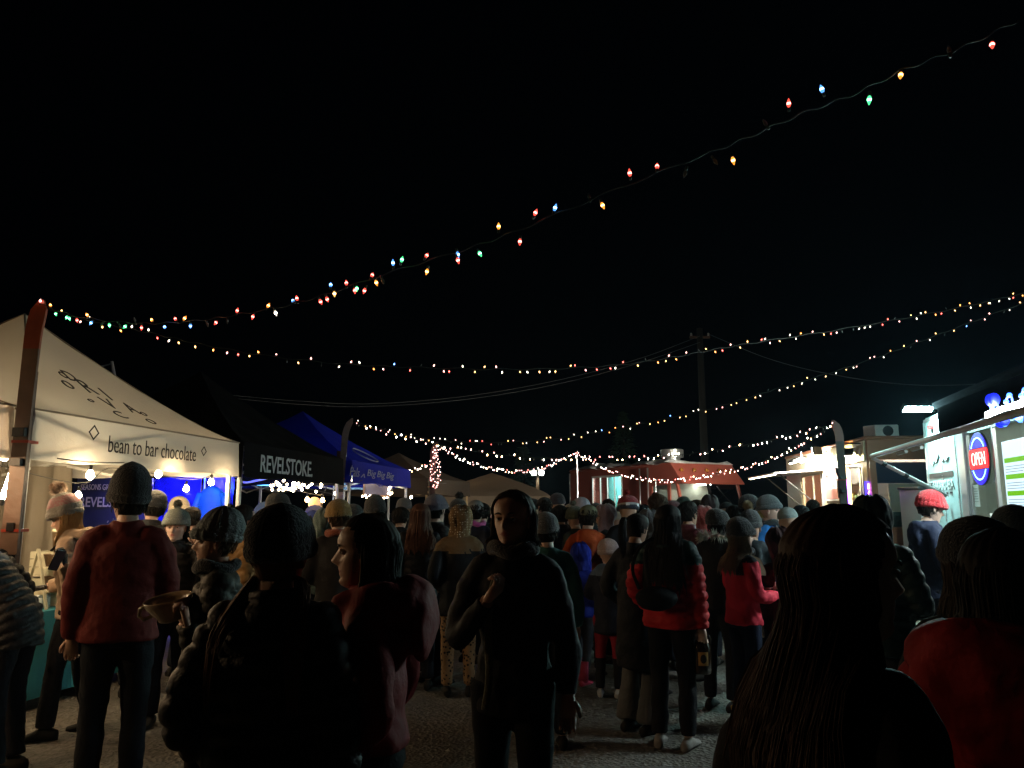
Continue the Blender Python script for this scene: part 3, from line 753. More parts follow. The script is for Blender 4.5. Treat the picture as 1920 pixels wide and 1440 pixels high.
bulb_string('coloured bulb string rising overhead from the cream tent ski', [(75, 570), (140, 592), (230, 604), (300, 606), (380, 600), (450, 589), (540, 572), (620, 549), (740, 508), (870, 468), (970, 432), (1130, 365), (1300, 298), (1400, 258), (1500, 214), (1600, 176), (1700, 128), (1800, 90), (1900, 42), (1960, 12)], (pA.x, pA.y), (eA.x, eA.y), 34, PAL_NEAR, MULTI, 21, .1, .003, gap=.56, fixed=((1860, 82, 'red'), (1780, 96, 'dead'), (1689, 139, 'orange'), (1630, 184, 'green'), (1542, 170, 'blue'), (1479, 197, 'red'), (1436, 233, 'dead'), (1374, 298, 'orange'), (1340, 301, 'dead'), (1285, 323, 'dead'), (1232, 314, 'red'), (1181, 327, 'red'), (1129, 383, 'orange'), (1105, 370, 'dead'), (1040, 392, 'blue'), (1003, 401, 'red'), (975, 451, 'red'), (935, 427, 'orange'), (899, 474, 'green'), (858, 475, 'blue'), (858, 486, 'red'), (799, 481, 'red'), (801, 507, 'orange'), (753, 489, 'green'), (737, 495, 'blue'), (705, 528, 'orange'), (684, 543, 'red'), (665, 543, 'red'), (627, 549, 'amber'), (620, 536, 'blue')))
eB = P(1930, 545, 8.2)
bulb_string('coloured bulb string sagging from the cream tent ski to the bright truck', [(75, 572), (130, 592), (220, 612), (300, 628), (380, 646), (500, 667), (640, 682), (760, 688), (900, 692), (1040, 691), (1160, 684), (1260, 670), (1340, 655), (1430, 640), (1560, 620), (1700, 596), (1820, 572), (1935, 546)], (pA.x, pA.y), (eB.x, eB.y), 104, PAL_MID, dict(red=3, amber=4, white=4, pink=3, orange=2, green=.7, blue=.6), 22, .12, .004)
eC = P(1935, 562, 8.0)
bulb_string('warm bulb string crossing from the worn ski to the bright truck', [(662, 788), (720, 806), (800, 822), (880, 829), (960, 829), (1060, 820), (1160, 804), (1260, 782), (1340, 764), (1420, 740), (1500, 716), (1600, 685), (1700, 650), (1800, 612), (1940, 560)], (SK2.x, SK2.y), (eC.x, eC.y), 96, PAL_MID, SOFT, 23, .1, .004)
bulb_string('fainter bulb string from the worn ski to the red-tipped ski', [(662, 792), (740, 815), (830, 835), (900, 848), (1000, 858), (1100, 859), (1200, 858), (1300, 850), (1400, 834), (1490, 815), (1568, 794)], (SK2.x, SK2.y), (SK4.x, SK4.y), 96, PAL_FAR, WHT, 24, .22, .004)
PB = P(1083, 850, 19.5)
bulb_string('pale bulb string dipping over the beige tent', [(816, 834), (840, 848), (880, 866), (930, 880), (975, 884), (1020, 877), (1055, 862), (1083, 850)], (SK3.x, SK3.y), (PB.x, PB.y), 84, PAL_FAR, WHT, 25, .05, .004)
bulb_string('pale bulb string dipping across the red truck to the red-tipped ski', [(1083, 850), (1110, 866), (1150, 884), (1200, 897), (1250, 902), (1300, 896), (1350, 887), (1400, 876), (1450, 858), (1500, 832), (1540, 810), (1568, 797)], (PB.x, PB.y), (SK4.x, SK4.y), 112, PAL_FAR, WHT, 26, .05, .004)
bulb_string('short pale bulb string behind the light-wrapped ski', [(742, 891), (760, 886), (780, 879), (800, 872), (812, 866)], (-2.95, 19.6), (SK3.x, SK3.y), 22, PAL_FAR, WHT, 27, .05, .004)
wrap = []
for i in range(60):
    f = i / 59; z = P(812, 838 + 78 * f, 16).z; a = i * 1.1
    wrap.append(Vector((SK3.x + .06 + .10 * math.cos(a) * (1 if f > .3 else .4) * (1 - .5 * max(0, f - .7) / .3), SK3.y - .06 + .05 * math.sin(a), z)))
fairy('pink fairy lights wound thickly round the dark ski', wrap, 72, .03, me=PAL_FAR['pink'], seed=14)

# ---------------------------------------------------------------- utility pole, overhead lines, far lamp
up = thing('utility_pole', 'tall wooden utility pole behind the red truck', 'pole', P(1325, 955, 30).to_2d().to_3d())
b = MB(); b.tube([(0, 0, -.2), (0, 0, 4), (0, 0, 8.7)], [.17, .15, .12], 12); b.build('shaft', mat('weathered_pole', (.022, .02, .017), .9, 0, .5, 9, .3, 4), up, smooth=True)
b = MB(); b.box(-.4, .4, -.05, .05, 8.3, 8.39); b.build('crossarm', M_DKWOOD, up, bevel=.01)
for x in (-.34, .34):
    b = MB(); b.lathe([(.02, 8.37), (.05, 8.4), (.03, 8.44), (.05, 8.47), (.02, 8.52)], 8, 0, (x, 0, 0)); b.build('insulator', mat('grey_porcelain', (.35, .34, .33), .3), up)
def cable(label, pts, r=.009):
    o = Vector(pts[0]); t = MB(); t.tube(smooth_path([Vector(p) - o for p in pts], 60), r, 6)
    ob = t.build('overhead_cable', M_CABLE, None, smooth=True); ob.location = o
    return tag(ob, label, 'cable')
cable('overhead line sagging from the utility pole across the dark sky', [P(1318, 628, 30), P(1200, 672, 28), P(1050, 712, 26.5), P(880, 742, 25), P(700, 757, 24), P(560, 752, 23), P(400, 738, 22)])
cable('second overhead line just below the first', [P(1318, 640, 30), P(1200, 680, 28), P(1050, 719, 26.5), P(880, 748, 25), P(700, 762, 24), P(560, 758, 23), P(400, 743, 22)])
cable('overhead line running from the utility pole over the trucks', [P(1332, 628, 30), P(1440, 672, 27), P(1560, 702, 24), P(1720, 722, 21), P(1935, 715, 18)])
lt = thing('bare_pole', 'bare lamp mast showing above the cream tent roof', 'pole', P(203, 955, 17).to_2d().to_3d())
b = MB(); a, c = P(203, 740, 17), P(192, 678, 17); b.tube([(0, 0, 0), (0, 0, a.z), (c.x - a.x, 0, c.z)], [.06, .05, .035], 8); b.build('shaft', mat('grey_pole_paint', (.3, .3, .3), .6), lt)
b = MB(); p2 = P(145, 694, 17); b.tube([(c.x - a.x, 0, c.z - .05), (p2.x - a.x, 0, p2.z)], .018, 6); b.build('bracket', mat('grey_pole_paint', (.3, .3, .3), .6), lt)
fd = P(1008, 887, 34)
fo = thing('flood_lamp', 'glaring white yard lamp on a far pole', 'lamp', (fd.x, fd.y, 0))
b = MB(); b.tube([(0, .1, 0), (0, .1, fd.z + .3)], .07, 8); b.build('mast', M_DKWOOD, fo)
for dx in (-.16, .16):
    b = MB(); q = Matrix.Translation((dx, -.12, fd.z)) @ Matrix.Rotation(math.radians(80), 4, 'X')
    b.lathe([(.001, 0), (.1, 0), (.1, .03), (.001, .031)], 12, 0, mtx=q); b.build('lens', emit('mercury_lamp', (.85, 1, .8), 260), fo)
    b = MB(); b.box(dx - .12, dx + .12, -.1, .06, fd.z - .12, fd.z + .12); b.build('housing', M_BLACKMETAL, fo)
# tree lit by that lamp
def conifer(label, base, h, seed, rb=1.3):
    r = random.Random(seed); t = thing('conifer_tree', label, 'tree', base, 0, 'trees behind the far lamp')
    b = MB(); b.tube([(0, 0, 0), (.03, 0, h * .5), (0, 0, h)], [.16, .1, .02], 8); b.build('trunk', mat('bark', (.07, .05, .035), .9, 0, .6, 12), t)
    m = MB()
    for i in range(1500):
        f = r.random() ** .8; z = h * (.12 + .88 * f); rr = rb * (1 - f) * r.random() ** .45 + .03; a = r.uniform(0, 6.28)
        c = Vector((rr * math.cos(a), rr * math.sin(a), z - rr * .3)); d = Vector((math.cos(a + r.uniform(-.5, .5)), math.sin(a + r.uniform(-.5, .5)), r.uniform(-.5, .15))).normalized()
        sd = d.cross(Vector((0, 0, 1))).normalized() * r.uniform(.03, .07); L = r.uniform(.12, .3)
        m.add([c - sd, c + sd, c + d * L + Vector((0, 0, -.02)), c + Vector((0, 0, .05))], [(0, 1, 2), (0, 2, 3), (1, 3, 2)])
    m.build('crown', mat('conifer_needles', (.035, .07, .03), .7, 0, 0, 1, .4, 2), t)
conifer('dark conifer right beside the glaring yard lamp', (fd.x - .6, fd.y + 1.2, 0), 4.4, 3)
conifer('taller dark conifer behind the red truck', (fd.x + 4.5, fd.y + 5, 0), 6.5, 5, 1.8)

# ================================================================ FOOD TRUCKS
M_RED_PAINT = mat('faded_red_paint', (.3, .07, .05), .5, 0, .06, 14, .12, 2.5)
M_BROWN_PAINT = mat('orange_brown_paint', (.3, .12, .06), .45, 0, .06, 14, .12, 2.5)
M_ALU = mat('brushed_aluminium', (.55, .56, .57), .38, .85, .08, 40, .06, 3)
M_SILVER = mat('silver_white_paint', (.42, .56, .58), .5, 0, .15, 9, .12, 3)
M_TYRE = mat('tyre_rubber', (.02, .02, .02), .85, 0, .4, 60)
M_SNOW = mat('old_snow', (.75, .76, .78), .8, 0, .6, 14, .08, 5)
M_GLASS = glass('window_glass')
M_DARKGLASS = mat('dark_glass', (.01, .012, .014), .06, 0, spec=.8)
M_BLACK = mat('black_paint', (.012, .012, .013), .5)
M_PAPER = mat('white_paper', (.75, .75, .72), .7)
def wheel(parent, x, y, r=.38, w=.24, sgn=1):
    t = bpy.data.objects.new('wheel', None); col.objects.link(t); t.parent = parent; t.location = (x, y, r)
    q = Matrix.Rotation(math.pi / 2, 4, 'X')
    b = MB(); b.lathe([(r * .6, -w / 2), (r * .95, -w / 2), (r, -w * .35), (r, w * .35), (r * .95, w / 2), (r * .6, w / 2)], 24, 0, mtx=q); b.build('tyre', M_TYRE, t, smooth=True)
    b = MB(); b.lathe([(.001, -w * .4), (r * .3, -w * .42), (r * .58, -w * .46), (r * .6, w * .46), (r * .3, w * .42), (.001, w * .4)], 18, 0, mtx=q); b.build('rim', M_ALU, t, smooth=True)
def wall_with_hole(x0, x1, y0, y1, z0, z1, hx0, hx1, hz0, hz1, b=None):
    b = b or MB()
    b.box(x0, hx0, y0, y1, z0, z1); b.box(hx1, x1, y0, y1, z0, z1)
    b.box(hx0, hx1, y0, y1, z0, hz0); b.box(hx0, hx1, y0, y1, hz1, z1)
    return b

# ---------------------------------------------------------------- red truck at the end of the aisle
FR = Frame((4.15, 20), (-2.09, 4.0))
RT = thing('food_truck', 'faded red food truck with snow on its roof', 'food truck', FR.o, FR.rz)
W, L = 2.1, 5.0
wx0, wz1 = FR.on(1165, 893); wx1, wz0 = FR.on(1113, 951)
b = wall_with_hole(1.0, L, -.05, 0, .45, 2.74, wx0, wx1, wz0, wz1); b.build('side_wall', M_RED_PAINT, RT)
b = MB(); b.box(1.0, L, -W, -W + .05, .45, 2.74); b.build('off_side_wall', M_RED_PAINT, RT)
b = MB(); b.box(L - .05, L, -W + .051, -.051, .45, 2.74); b.build('rear_wall', M_RED_PAINT, RT)
b = MB(); b.box(1.0, L + .03, -W - .03, .03, 2.742, 2.82); b.build('roof', M_RED_PAINT, RT, bevel=.03)
b = MB(); b.box(.1, L, -W + .051, -.051, .44, .5); b.build('floor_pan', M_BLACK, RT)
# cab: side profile with raked windscreen and a heavy brow
prof = [(1.0, .45), (1.0, 2.8), (.12, 2.8), (-.32, 2.26), (-.05, 2.26), (-.3, 1.5), (-.55, 1.45), (-.62, .9), (-.6, .45)]
brow = [(1.0, 2.3), (1.0, 2.8), (.12, 2.8), (-.36, 2.26), (-.34, 2.24)]
b = MB(); b.poly(brow, -W, 0); b.build('cab_brow', M_RED_PAINT, RT, bevel=.02)
b = MB(); b.poly([(1.0, .45), (1.0, 1.42), (-.3, 1.42), (-.55, 1.38), (-.62, .9), (-.6, .45)], -W, 0); b.build('cab_nose', M_RED_PAINT, RT, bevel=.03)
for y in (-.03, -W / 2, -W + .03):
    b = MB(); b.bar((-.1, y, 2.27), (-.33, y, 1.42), .07, .06); b.build('windscreen_pillar', M_RED_PAINT if y != -W / 2 else M_BLACK, RT)
for y0, y1 in ((-W / 2 + .04, -.07), (-W + .07, -W / 2 - .04)):
    b = MB(); b.add([(-.1, y0, 2.27), (-.1, y1, 2.27), (-.32, y1, 1.43), (-.32, y0, 1.43)], [(0, 1, 2, 3)]); b.build('windscreen', M_GLASS, RT)
b = MB(); b.bar((-.14, -W * .62, 2.2), (-.34, -W * .9, 1.5), .02, .02); b.build('wiper', M_BLACK, RT)
dx0, _ = FR.on(1262, 950); dx1, _ = FR.on(1218, 950); dz = FR.on(1240, 910)[1]
b = wall_with_hole(.16, .99, -.045, -.002, 1.425, 2.29, .26, .9, 1.55, dz); b.box(.16, .99, -.05, -.005, .5, 1.42); b.build('cab_door', M_RED_PAINT, RT)
b = MB(); b.box(.26, .9, -.03, -.02, 1.55, dz); b.build('door_window', M_GLASS, RT)
b = MB(); b.box(.8, .9, 0, .03, 1.2, 1.24); b.build('door_handle', M_STEEL, RT)
# brow marker lamps
for i in range(5):
    y = -.2 - i * (W - .4) / 4
    q = Matrix.Translation((-.02 - .05, y, 2.6)) @ Matrix.Rotation(math.radians(-50), 4, 'Y') @ Matrix.Rotation(0, 4, 'X')
    b = MB(); b.lathe([(.055, -.02), (.055, .03), (.045, .05), (.02, .055), (.001, .056)], 10, 0, mtx=q); b.build('marker_lamp', mat('amber_lens', (.3, .12, .03), .25), RT, smooth=True)
# snow, vent, rails, mirror, service window
sn = MB(); V = []; NX, NY = 46, 18
for i in range(NX + 1):
    for j in range(NY + 1):
        x = .05 + (L - .02) * i / NX; y = -W + W * j / NY; ed = min(i, NX - i, 2) / 2 * min(j, NY - j, 2) / 2
        h = .05 + .035 * math.sin(2.3 * x + 1.7 * y) + .025 * math.sin(5.1 * x - 3 * y) + .02 * math.sin(9 * x + 6 * y)
        lump = .03 * math.sin(7 * x) if j == NY else 0
        V.append((x + (lump if i else 0), y + (.06 + lump if j == NY else 0), 2.815 + (max(.015, h + .06 * (x / L)) if ed > 0 else -.03 + lump)))
sn.add(V, [(i * (NY + 1) + j, (i + 1) * (NY + 1) + j, (i + 1) * (NY + 1) + j + 1, i * (NY + 1) + j + 1) for i in range(NX) for j in range(NY)])
sn.build('roof_snow', M_SNOW, RT, smooth=True)
vx, vy = .95, -.75
b = MB(); b.lathe([(.22, 2.8), (.22, 2.98), (.31, 3.0), (.31, 3.2), (.29, 3.215), (.001, 3.22)], 24, 0, (vx, vy, 0)); b.build('roof_vent', M_ALU, RT)
for x in (1.02, L - .03):
    b = MB(); b.tube([(x, .04, .6), (x, .04, 2.7)], .022, 8); b.build('corner_rail', M_STEEL, RT, smooth=True)
px_rail = FR.on(1203, 930)[0]
b = MB(); b.tube([(px_rail, .05, .6), (px_rail, .05, 2.7)], .022, 8); b.build('grab_rail', M_STEEL, RT, smooth=True)
b = MB(); b.tube([(.3, 0, 2.36), (.3, .3, 2.36), (.3, .34, 2.33), (.3, .34, 1.45), (.3, 0, 1.4)], .014, 6); b.build('mirror_bracket', M_STEEL, RT)
b = MB(); b.ell((.3, .36, 1.86), (.035, .15, .19), 14, 10); b.build('wing_mirror', mat('chrome', (.6, .6, .6), .12, 1), RT, smooth=True)
for (a0, a1, c0, c1) in ((wx0 - .05, wx0, wz0 - .05, wz1 + .05), (wx1, wx1 + .05, wz0 - .05, wz1 + .05), (wx0, wx1, wz1, wz1 + .05), (wx0, wx1, wz0 - .05, wz0)):
    b = MB(); b.box(a0, a1, -.02, .02, c0, c1); b.build('window_frame', M_WHITEMETAL, RT)
for k in range(1, 4):
    x = wx0 + (wx1 - wx0) * k / 4
    b = MB(); b.box(x - .012, x + .012, -.03, .0, wz0, wz1); b.build('window_mullion', M_WHITEMETAL, RT)
for k in range(4):
    xa, xb = wx0 + (wx1 - wx0) * k / 4, wx0 + (wx1 - wx0) * (k + 1) / 4
    b = MB(); b.box(xa + .013, xb - .013, -.028, -.024, wz0 + .002, wz1 - .002); b.build('pane', M_GLASS, RT)
M_TEALWALL = mat('mint_wall_panel', (.2, .62, .6), .5)
b = MB(); b.box(wx0 - .6, wx1 + .6, -1.0, -.96, .9, 2.6); b.build('inner_partition', M_TEALWALL, RT)
b = MB(); b.box(wx0 - .02, wx0 + .32, -.8, -.78, 1.2, 2.5); b.build('inner_cupboard', mat('cream_laminate', (.6, .55, .4), .5), RT)
b = MB(); b.lathe([(.04, 1.62), (.09, 1.68), (.08, 1.85), (.05, 1.9), (.07, 1.95), (.001, 2.0)], 12, 0, ((wx0 + wx1) / 2 + .05, -.5, 0)); b.box((wx0 + wx1) / 2, (wx0 + wx1) / 2 + .1, -.55, -.45, 1.4, 1.63); b.build('mixer', M_ALU, RT)
b = MB(); b.box(wx0 - .3, wx1 + .3, -.75, -.3, 1.38, 1.42); b.build('inner_counter', M_ALU, RT)
b = MB(); b.box(wx0 - .1, wx1 + .1, -.6, -.5, 2.62, 2.66); b.build('ceiling_light', emit('kitchen_tube', (.75, 1, .95), 80), RT)
b = MB(); b.box(.4, .9, -1.6, -1.5, 2.25, 2.28); b.build('cab_light', emit('cab_tube', (.95, 1, .8), 22), RT)
b = MB(); b.box(.95, .99, -W + .06, -.06, 1.42, 2.3); b.build('cab_bulkhead', mat('pale_bulkhead', (.35, .36, .33), .6, 0, .1, 6, .3, 3), RT)
for x, y in ((.5, -.15), (3.9, -.15), (.5, -W + .15), (3.9, -W + .15)): wheel(RT, x, y)
b = MB(); b.box(-.72, -.62, -W - .02, .02, .5, .68); b.build('bumper', M_ALU, RT, bevel=.02)
for y in (-.3, -W + .3):
    q = Matrix.Translation((-.625, y, .95)) @ Matrix.Rotation(-math.pi / 2, 4, 'Y'); b = MB(); b.lathe([(.1, 0), (.1, .03), (.06, .05), (.001, .055)], 14, 0, mtx=q); b.build('headlight', M_CLEAR, RT, smooth=True)

# ---------------------------------------------------------------- second food truck, warm floods
F2T = Frame((5.95, 13.0), (.49, 5.2))
BT = thing('food_truck', 'orange-brown step van food truck under yellow floodlights', 'food truck', F2T.o, F2T.rz)
W, L, ZR = 2.2, 5.25, 2.76
ox0, oz0 = F2T.on(1545, 945); ox1, oz1 = F2T.on(1503, 878)
oz0, oz1 = 1.35, 2.3
dr0, dr1 = F2T.on(1620, 930)[0], F2T.on(1592, 930)[0]
b = MB()
b.box(.02, dr0, -.05, 0, .5, ZR); b.box(dr0, dr1, -.05, 0, 2.35, ZR)
wall_with_hole(dr1, L, -.05, 0, .5, ZR, ox0, ox1, oz0, oz1, b); b.build('side_wall', mat('cream_tan_paint', (.5, .4, .29), .5, 0, .1, 10, .15, 2), BT)
b = MB(); xs_, _ = F2T.on(1503, 900); b.box(xs_ + .02, L - .01, .002, .014, .6, 2.4); b.build('steel_panel', M_ALU, BT)
b = MB(); b.box(.02, L, -W, -W + .05, .5, ZR); b.build('off_side_wall', M_BROWN_PAINT, BT)
b = MB(); b.box(L - .05, L, -W + .051, -.051, .5, ZR); b.build('rear_wall', M_BROWN_PAINT, BT)
b = MB(); b.box(-.03, L + .02, -W - .03, .03, ZR + .002, ZR + .06); b.build('roof', M_BROWN_PAINT, BT, bevel=.025)
b = MB(); b.box(.05, L, -W + .051, -.051, .49, .54); b.build('floor_pan', M_BLACK, BT)
# front: header, windscreen, apron
b = MB(); b.box(-.04, .02, -W, 0, 2.42, ZR); b.build('front_header', M_BROWN_PAINT, BT, bevel=.015)
b = MB(); b.box(-.12, .02, -W, 0, .5, 1.32); b.build('front_apron', M_BROWN_PAINT, BT, bevel=.03)
b = MB(); b.box(-.14, -.05, -W + .12, -.25, 1.32, 1.56); b.build('dash_panel', mat('dark_green_panel', (.02, .04, .035), .5), BT, bevel=.01)
for y in (-.06, -W + .06):
    b = MB(); b.bar((-.02, y, 2.42), (-.07, y, 1.32), .1, .1); b.build('windscreen_pillar', M_BROWN_PAINT, BT)
b = MB(); b.add([(-.02, -.13, 2.41), (-.02, -W + .13, 2.41), (-.06, -W + .13, 1.56), (-.06, -.13, 1.56)], [(0, 1, 2, 3)]); b.build('windscreen', M_GLASS, BT)
b = MB(); b.box(.1, .12, -W + .2, -.35, 1.56, 2.02); b.build('windscreen_shade', mat('crinkled_foil_shade', (.5, .45, .34), .6, 0, .6, 7, .2, 4), BT)
b = MB(); b.box(.06, .08, -W + .2, -.15, 2.03, 2.38); b.build('reflection_strip', mat('blue_reflection', (.02, .04, .09), .4), BT)  # blue strip painted in for the windscreen reflection
b = MB(); b.box(.45, .5, -W + .06, -.06, .55, 2.7); b.build('cab_bulkhead', M_ALU, BT)
b = MB(); b.box(.2, .26, -W + .4, -.4, 2.66, 2.69); b.build('cab_light', emit('cab_lamp', (1, .9, .7), 60), BT)
# AC unit
a0, az = F2T.onx(1632, 812, .6); a1, _ = F2T.onx(1668, 812, .6)
ac = [(.5, ZR + .06), (.5, ZR + .3), (1.1, ZR + .34), (1.1, ZR + .06)]
b = MB(); b.poly(ac, -.75, -.35); b.build('roof_unit', M_WHITEMETAL, BT, bevel=.02)
b = MB(); q = Matrix.Translation((.495, -.56, ZR + .19)) @ Matrix.Rotation(-math.pi / 2, 4, 'Y'); b.lathe([(.09, 0), (.09, .012), (.06, .014), (.001, .014)], 14, 0, mtx=q); b.build('roof_unit_fan', M_BLACK, BT)
# service hatch (lid), props, counter
lid = MB(); q = Matrix.Translation((0, .02, oz1 + .06)) @ Matrix.Rotation(math.radians(-4), 4, 'X')
lid.box(ox0 - .15, ox1 + .9, 0, .95, 0, .035, 0, q); lid.build('hatch_lid', M_ALU, BT, bevel=.006)
b = MB(); b.box(ox0 - .1, ox1 + .85, .9, .94, -.02, -.001, 0, q); b.build('hatch_light_strip', emit('hatch_strip', (1, .86, .55), 9), BT)
for x in (ox0 + .1, ox1 - .1):
    b = MB(); b.tube([(x, .01, 1.6), (x, .8, oz1 + .0)], .012, 6); b.build('hatch_prop', M_BLACK, BT)
b = MB(); b.box(ox0 - .1, ox1 + .1, .003, .35, oz0 - .06, oz0 - .03); b.build('service_counter', M_ALU, BT, bevel=.005)
for x in (ox0 + .15, (ox0 + ox1) / 2):
    b = MB(); b.box(x - .02, x + .02, -.04, -.01, oz0, oz1); b.build('window_mullion', M_ALU, BT)
b = MB(); b.box(ox0, ox1, -1.0, -.97, 1.0, 2.6); b.build('inner_wall', M_ALU, BT)
b = MB(); b.box(ox0 + .1, ox1 - .1, -.96, -.7, 1.75, 1.78); b.box(ox0 + .1, ox1 - .1, -.96, -.7, 2.1, 2.13); b.build('inner_shelf', M_ALU, BT)
for i in range(7):
    x = ox0 + .2 + i * (ox1 - ox0 - .4) / 6; h = rnd.uniform(.12, .24); b = MB(); b.lathe([(.001, 0), (.05, 0), (.05, h * .7), (.02, h * .85), (.02, h), (.001, h)], 10, 0, (x, -.83, 1.785)); b.build('kitchen_bottle', mat('bottle_%d' % (i % 3), ((.4, .3, .1), (.5, .5, .48), (.15, .25, .12))[i % 3], .3), BT, smooth=True)
b = MB(); b.box(ox0, ox1, -.5, -.42, 2.64, 2.68); b.build('ceiling_light', emit('kitchen_tube_warm', (1, .93, .72), 90), BT)
# menu poster, upper sign boards
mx0, mz0 = F2T.on(1583, 938, .02); mx1, mz1 = F2T.on(1546, 880, .02)
b = MB(); b.box(mx0, mx1, .003, .02, mz0, mz1); b.build('menu_poster', M_PAPER, BT)
M_POSTRED = mat('poster_red', (.55, .03, .03), .6)
b = MB(); b.box(mx0 + .05, mx1 - .03, .0205, .024, mz0 + (mz1 - mz0) * .72, mz1 - .04); b.build('poster_heading', M_POSTRED, BT)
b = MB(); b.box(mx0 + .02, mx1 - .02, .0205, .024, mz0 + .03, mz0 + (mz1 - mz0) * .36); b.build('poster_block', mat('poster_pink', (.5, .22, .2), .6), BT)
for k in range(6):
    z = mz0 + (mz1 - mz0) * (.42 + .045 * k); b = MB(); b.box(mx0 + .08, mx1 - .08 - .05 * (k % 3), .0205, .0225, z, z + .012); b.build('poster_line', mat('poster_grey', (.4, .38, .36), .7), BT)
sx0, sz0 = F2T.on(1622, 868, .05); sx1, sz1 = F2T.on(1545, 834, .05)
b = MB(); b.box(max(.04, sx0), sx1, .003, .035, 2.4, 2.74); b.build('sign_board', mat('tin_sign', (.45, .4, .28), .45, .3, .3, 12, .4, 9), BT, bevel=.006)
for k in range(9):
    x = max(.1, sx0) + .08 + k * (sx1 - max(.1, sx0) - .16) / 9; z = 2.48 + .04 * (k % 2)
    b = MB(); b.tube([(x, .04, z), (x + .03, .04, z + .14), (x + .07, .04, z + .02 + .05 * (k % 3)), (x + .1, .04, z + .12)], .009, 5); b.build('brush_stroke', mat('sign_pale', (.75, .74, .68), .6), BT)
# open cab doorway, pillar, mirror
b = MB(); b.box(dr0 + .02, dr1 - .02, -.9, -.86, .55, 2.35); b.build('inner_door', M_ALU, BT)
b = MB(); b.tube([(dr0 + .02, .03, .7), (dr0 + .02, .03, 2.3)], .025, 8); b.build('door_rail', M_STEEL, BT, smooth=True)
b = MB(); b.box(dr1 - .02, dr1 + .0, .004, .02, 1.2, 2.12); b.build('led_strip', emit('violet_strip', (.35, .06, 1), 9), BT)
b = MB(); b.box(dr0, dr1, .004, .018, 1.22, 1.24); b.build('led_strip', emit('magenta_strip', (1, .06, .2), 8), BT)
b = MB(); b.tube([(dr0, .02, 2.3), (dr0, .35, 2.3), (dr0, .37, 1.5), (dr0, .02, 1.45)], .013, 6); b.build('mirror_bracket', M_BLACK, BT)
mxx = F2T.on(1577, 912, .5)[0]
b = MB(); b.box(mxx - .06, mxx + .06, .46, .55, 1.78, 2.1); b.build('wing_mirror', M_BLACK, BT, bevel=.02)
# small neon OPEN sign seen edge-on
nx_, nz_ = F2T.on(1628, 916, .03)
sg = thing('neon_sign', 'small pink and blue lit sign by the second truck door', 'sign', F2T.w(.0, .05, 0), F2T.rz - math.radians(62))
zc0, zc1 = F2T.on(1628, 938, .05)[1], F2T.on(1628, 905, .05)[1]
zc0, zc1 = 1.75, 2.03
b = MB(); b.box(-.01, .14, -.015, .015, zc0 - .03, zc1 + .03); b.build('backing', emit('blue_backing', (.05, .03, 1), 2.5), sg, bevel=.008)
text('letters', 'OP', emit('pink_letters', (1, .25, .6), 7), sg, (.095, -.02, zc0), zc1 - zc0, .075, rot=(math.pi / 2, -math.pi / 2, 0), bold=.01)
# flood lamps on arms
def flood(label, loc, aim, color, power, parent_frame=None, r=(.11, .075)):
    t = thing('flood_lamp', label, 'lamp', loc)
    d = (Vector(aim) - Vector(loc)).normalized(); q = d.to_track_quat('Z', 'Y').to_matrix().to_4x4()
    b = MB(); b.box(-r[0], r[0], -r[1], r[1], -.06, 0, 0, q); b.build('housing', M_BLACKMETAL, t, bevel=.008)
    b = MB(); b.box(-r[0] * .92, r[0] * .92, -r[1] * .9, r[1] * .9, .001, .006, 0, q); b.build('lens', emit('flood_' + label[:12], color, power), t)
    return t
fx, fz = F2T.on(1530, 846, .3); p = F2T.w(fx, .3, fz)
flood('yellow floodlight nearest the middle of the second truck', p, Vector((3.0, 20, 1.6)), (1, .95, .8), 2400)
fx, fz = F2T.on(1590, 850, .12); p = F2T.w(fx, .14, fz)
flood('yellow floodlight over the second truck sign board', p, F2T.w(fx + .3, .0, 2.2), (1, .8, .35), 900)
fx, fz = F2T.on(1490, 866, .45); p = F2T.w(fx, .45, fz)
flood('white floodlight over the service hatch', p, F2T.w(fx + .1, -.1, 1.4), (1, .95, .78), 1800)
b = MB()
for fx_ in (1530, 1490, 1590):
    x, z = F2T.on(fx_, 850, .25); b.tube([(x, 0, 2.7), (x, .3, 2.72)], .012, 6)
b.build('lamp_arms', M_BLACKMETAL, BT)
fx, fz = F2T.on(1503, 862, .3)
cam_ = thing('camera_dome', 'small white globe fitting above the second truck hatch', 'fitting', F2T.w(fx, .3, fz)); b = MB(); b.ell((0, 0, 0), (.06, .06, .07)); b.build('globe', M_WHITEMETAL, cam_, smooth=True); b = MB(); b.tube([(0, 0, .05), (0, 0, .16)], .012, 6); b.build('stem', M_WHITEMETAL, cam_)
for x, y in ((.7, -.15), (4.3, -.15), (.7, -W + .15), (4.3, -W + .15)): wheel(BT, x, y)
b = MB(); b.box(-.24, -.13, -W - .02, .02, .45, .65); b.build('bumper', M_ALU, BT, bevel=.02)
for y in (-.3, -W + .3):
    q = Matrix.Translation((-.121, y, .95)) @ Matrix.Rotation(-math.pi / 2, 4, 'Y'); b = MB(); b.lathe([(.1, 0), (.1, .03), (.06, .05), (.001, .055)], 14, 0, mtx=q); b.build('headlight', M_CLEAR, BT, smooth=True)
gb = thing('grey_cabinet', 'grey steel cabinet between the two bright trucks', 'cabinet', P(1718, 955, 11.9).to_2d().to_3d())
z1 = P(1718, 913, 11.9).z
b = MB(); b.box(-.09, .3, -.3, .3, 0, z1 - .045); b.build('cabinet_body', M_ALU, gb, bevel=.01)
b = MB(); b.box(-.11, .32, -.32, .32, z1 - .044, z1); b.build('cabinet_lid', M_BLACK, gb, bevel=.01)

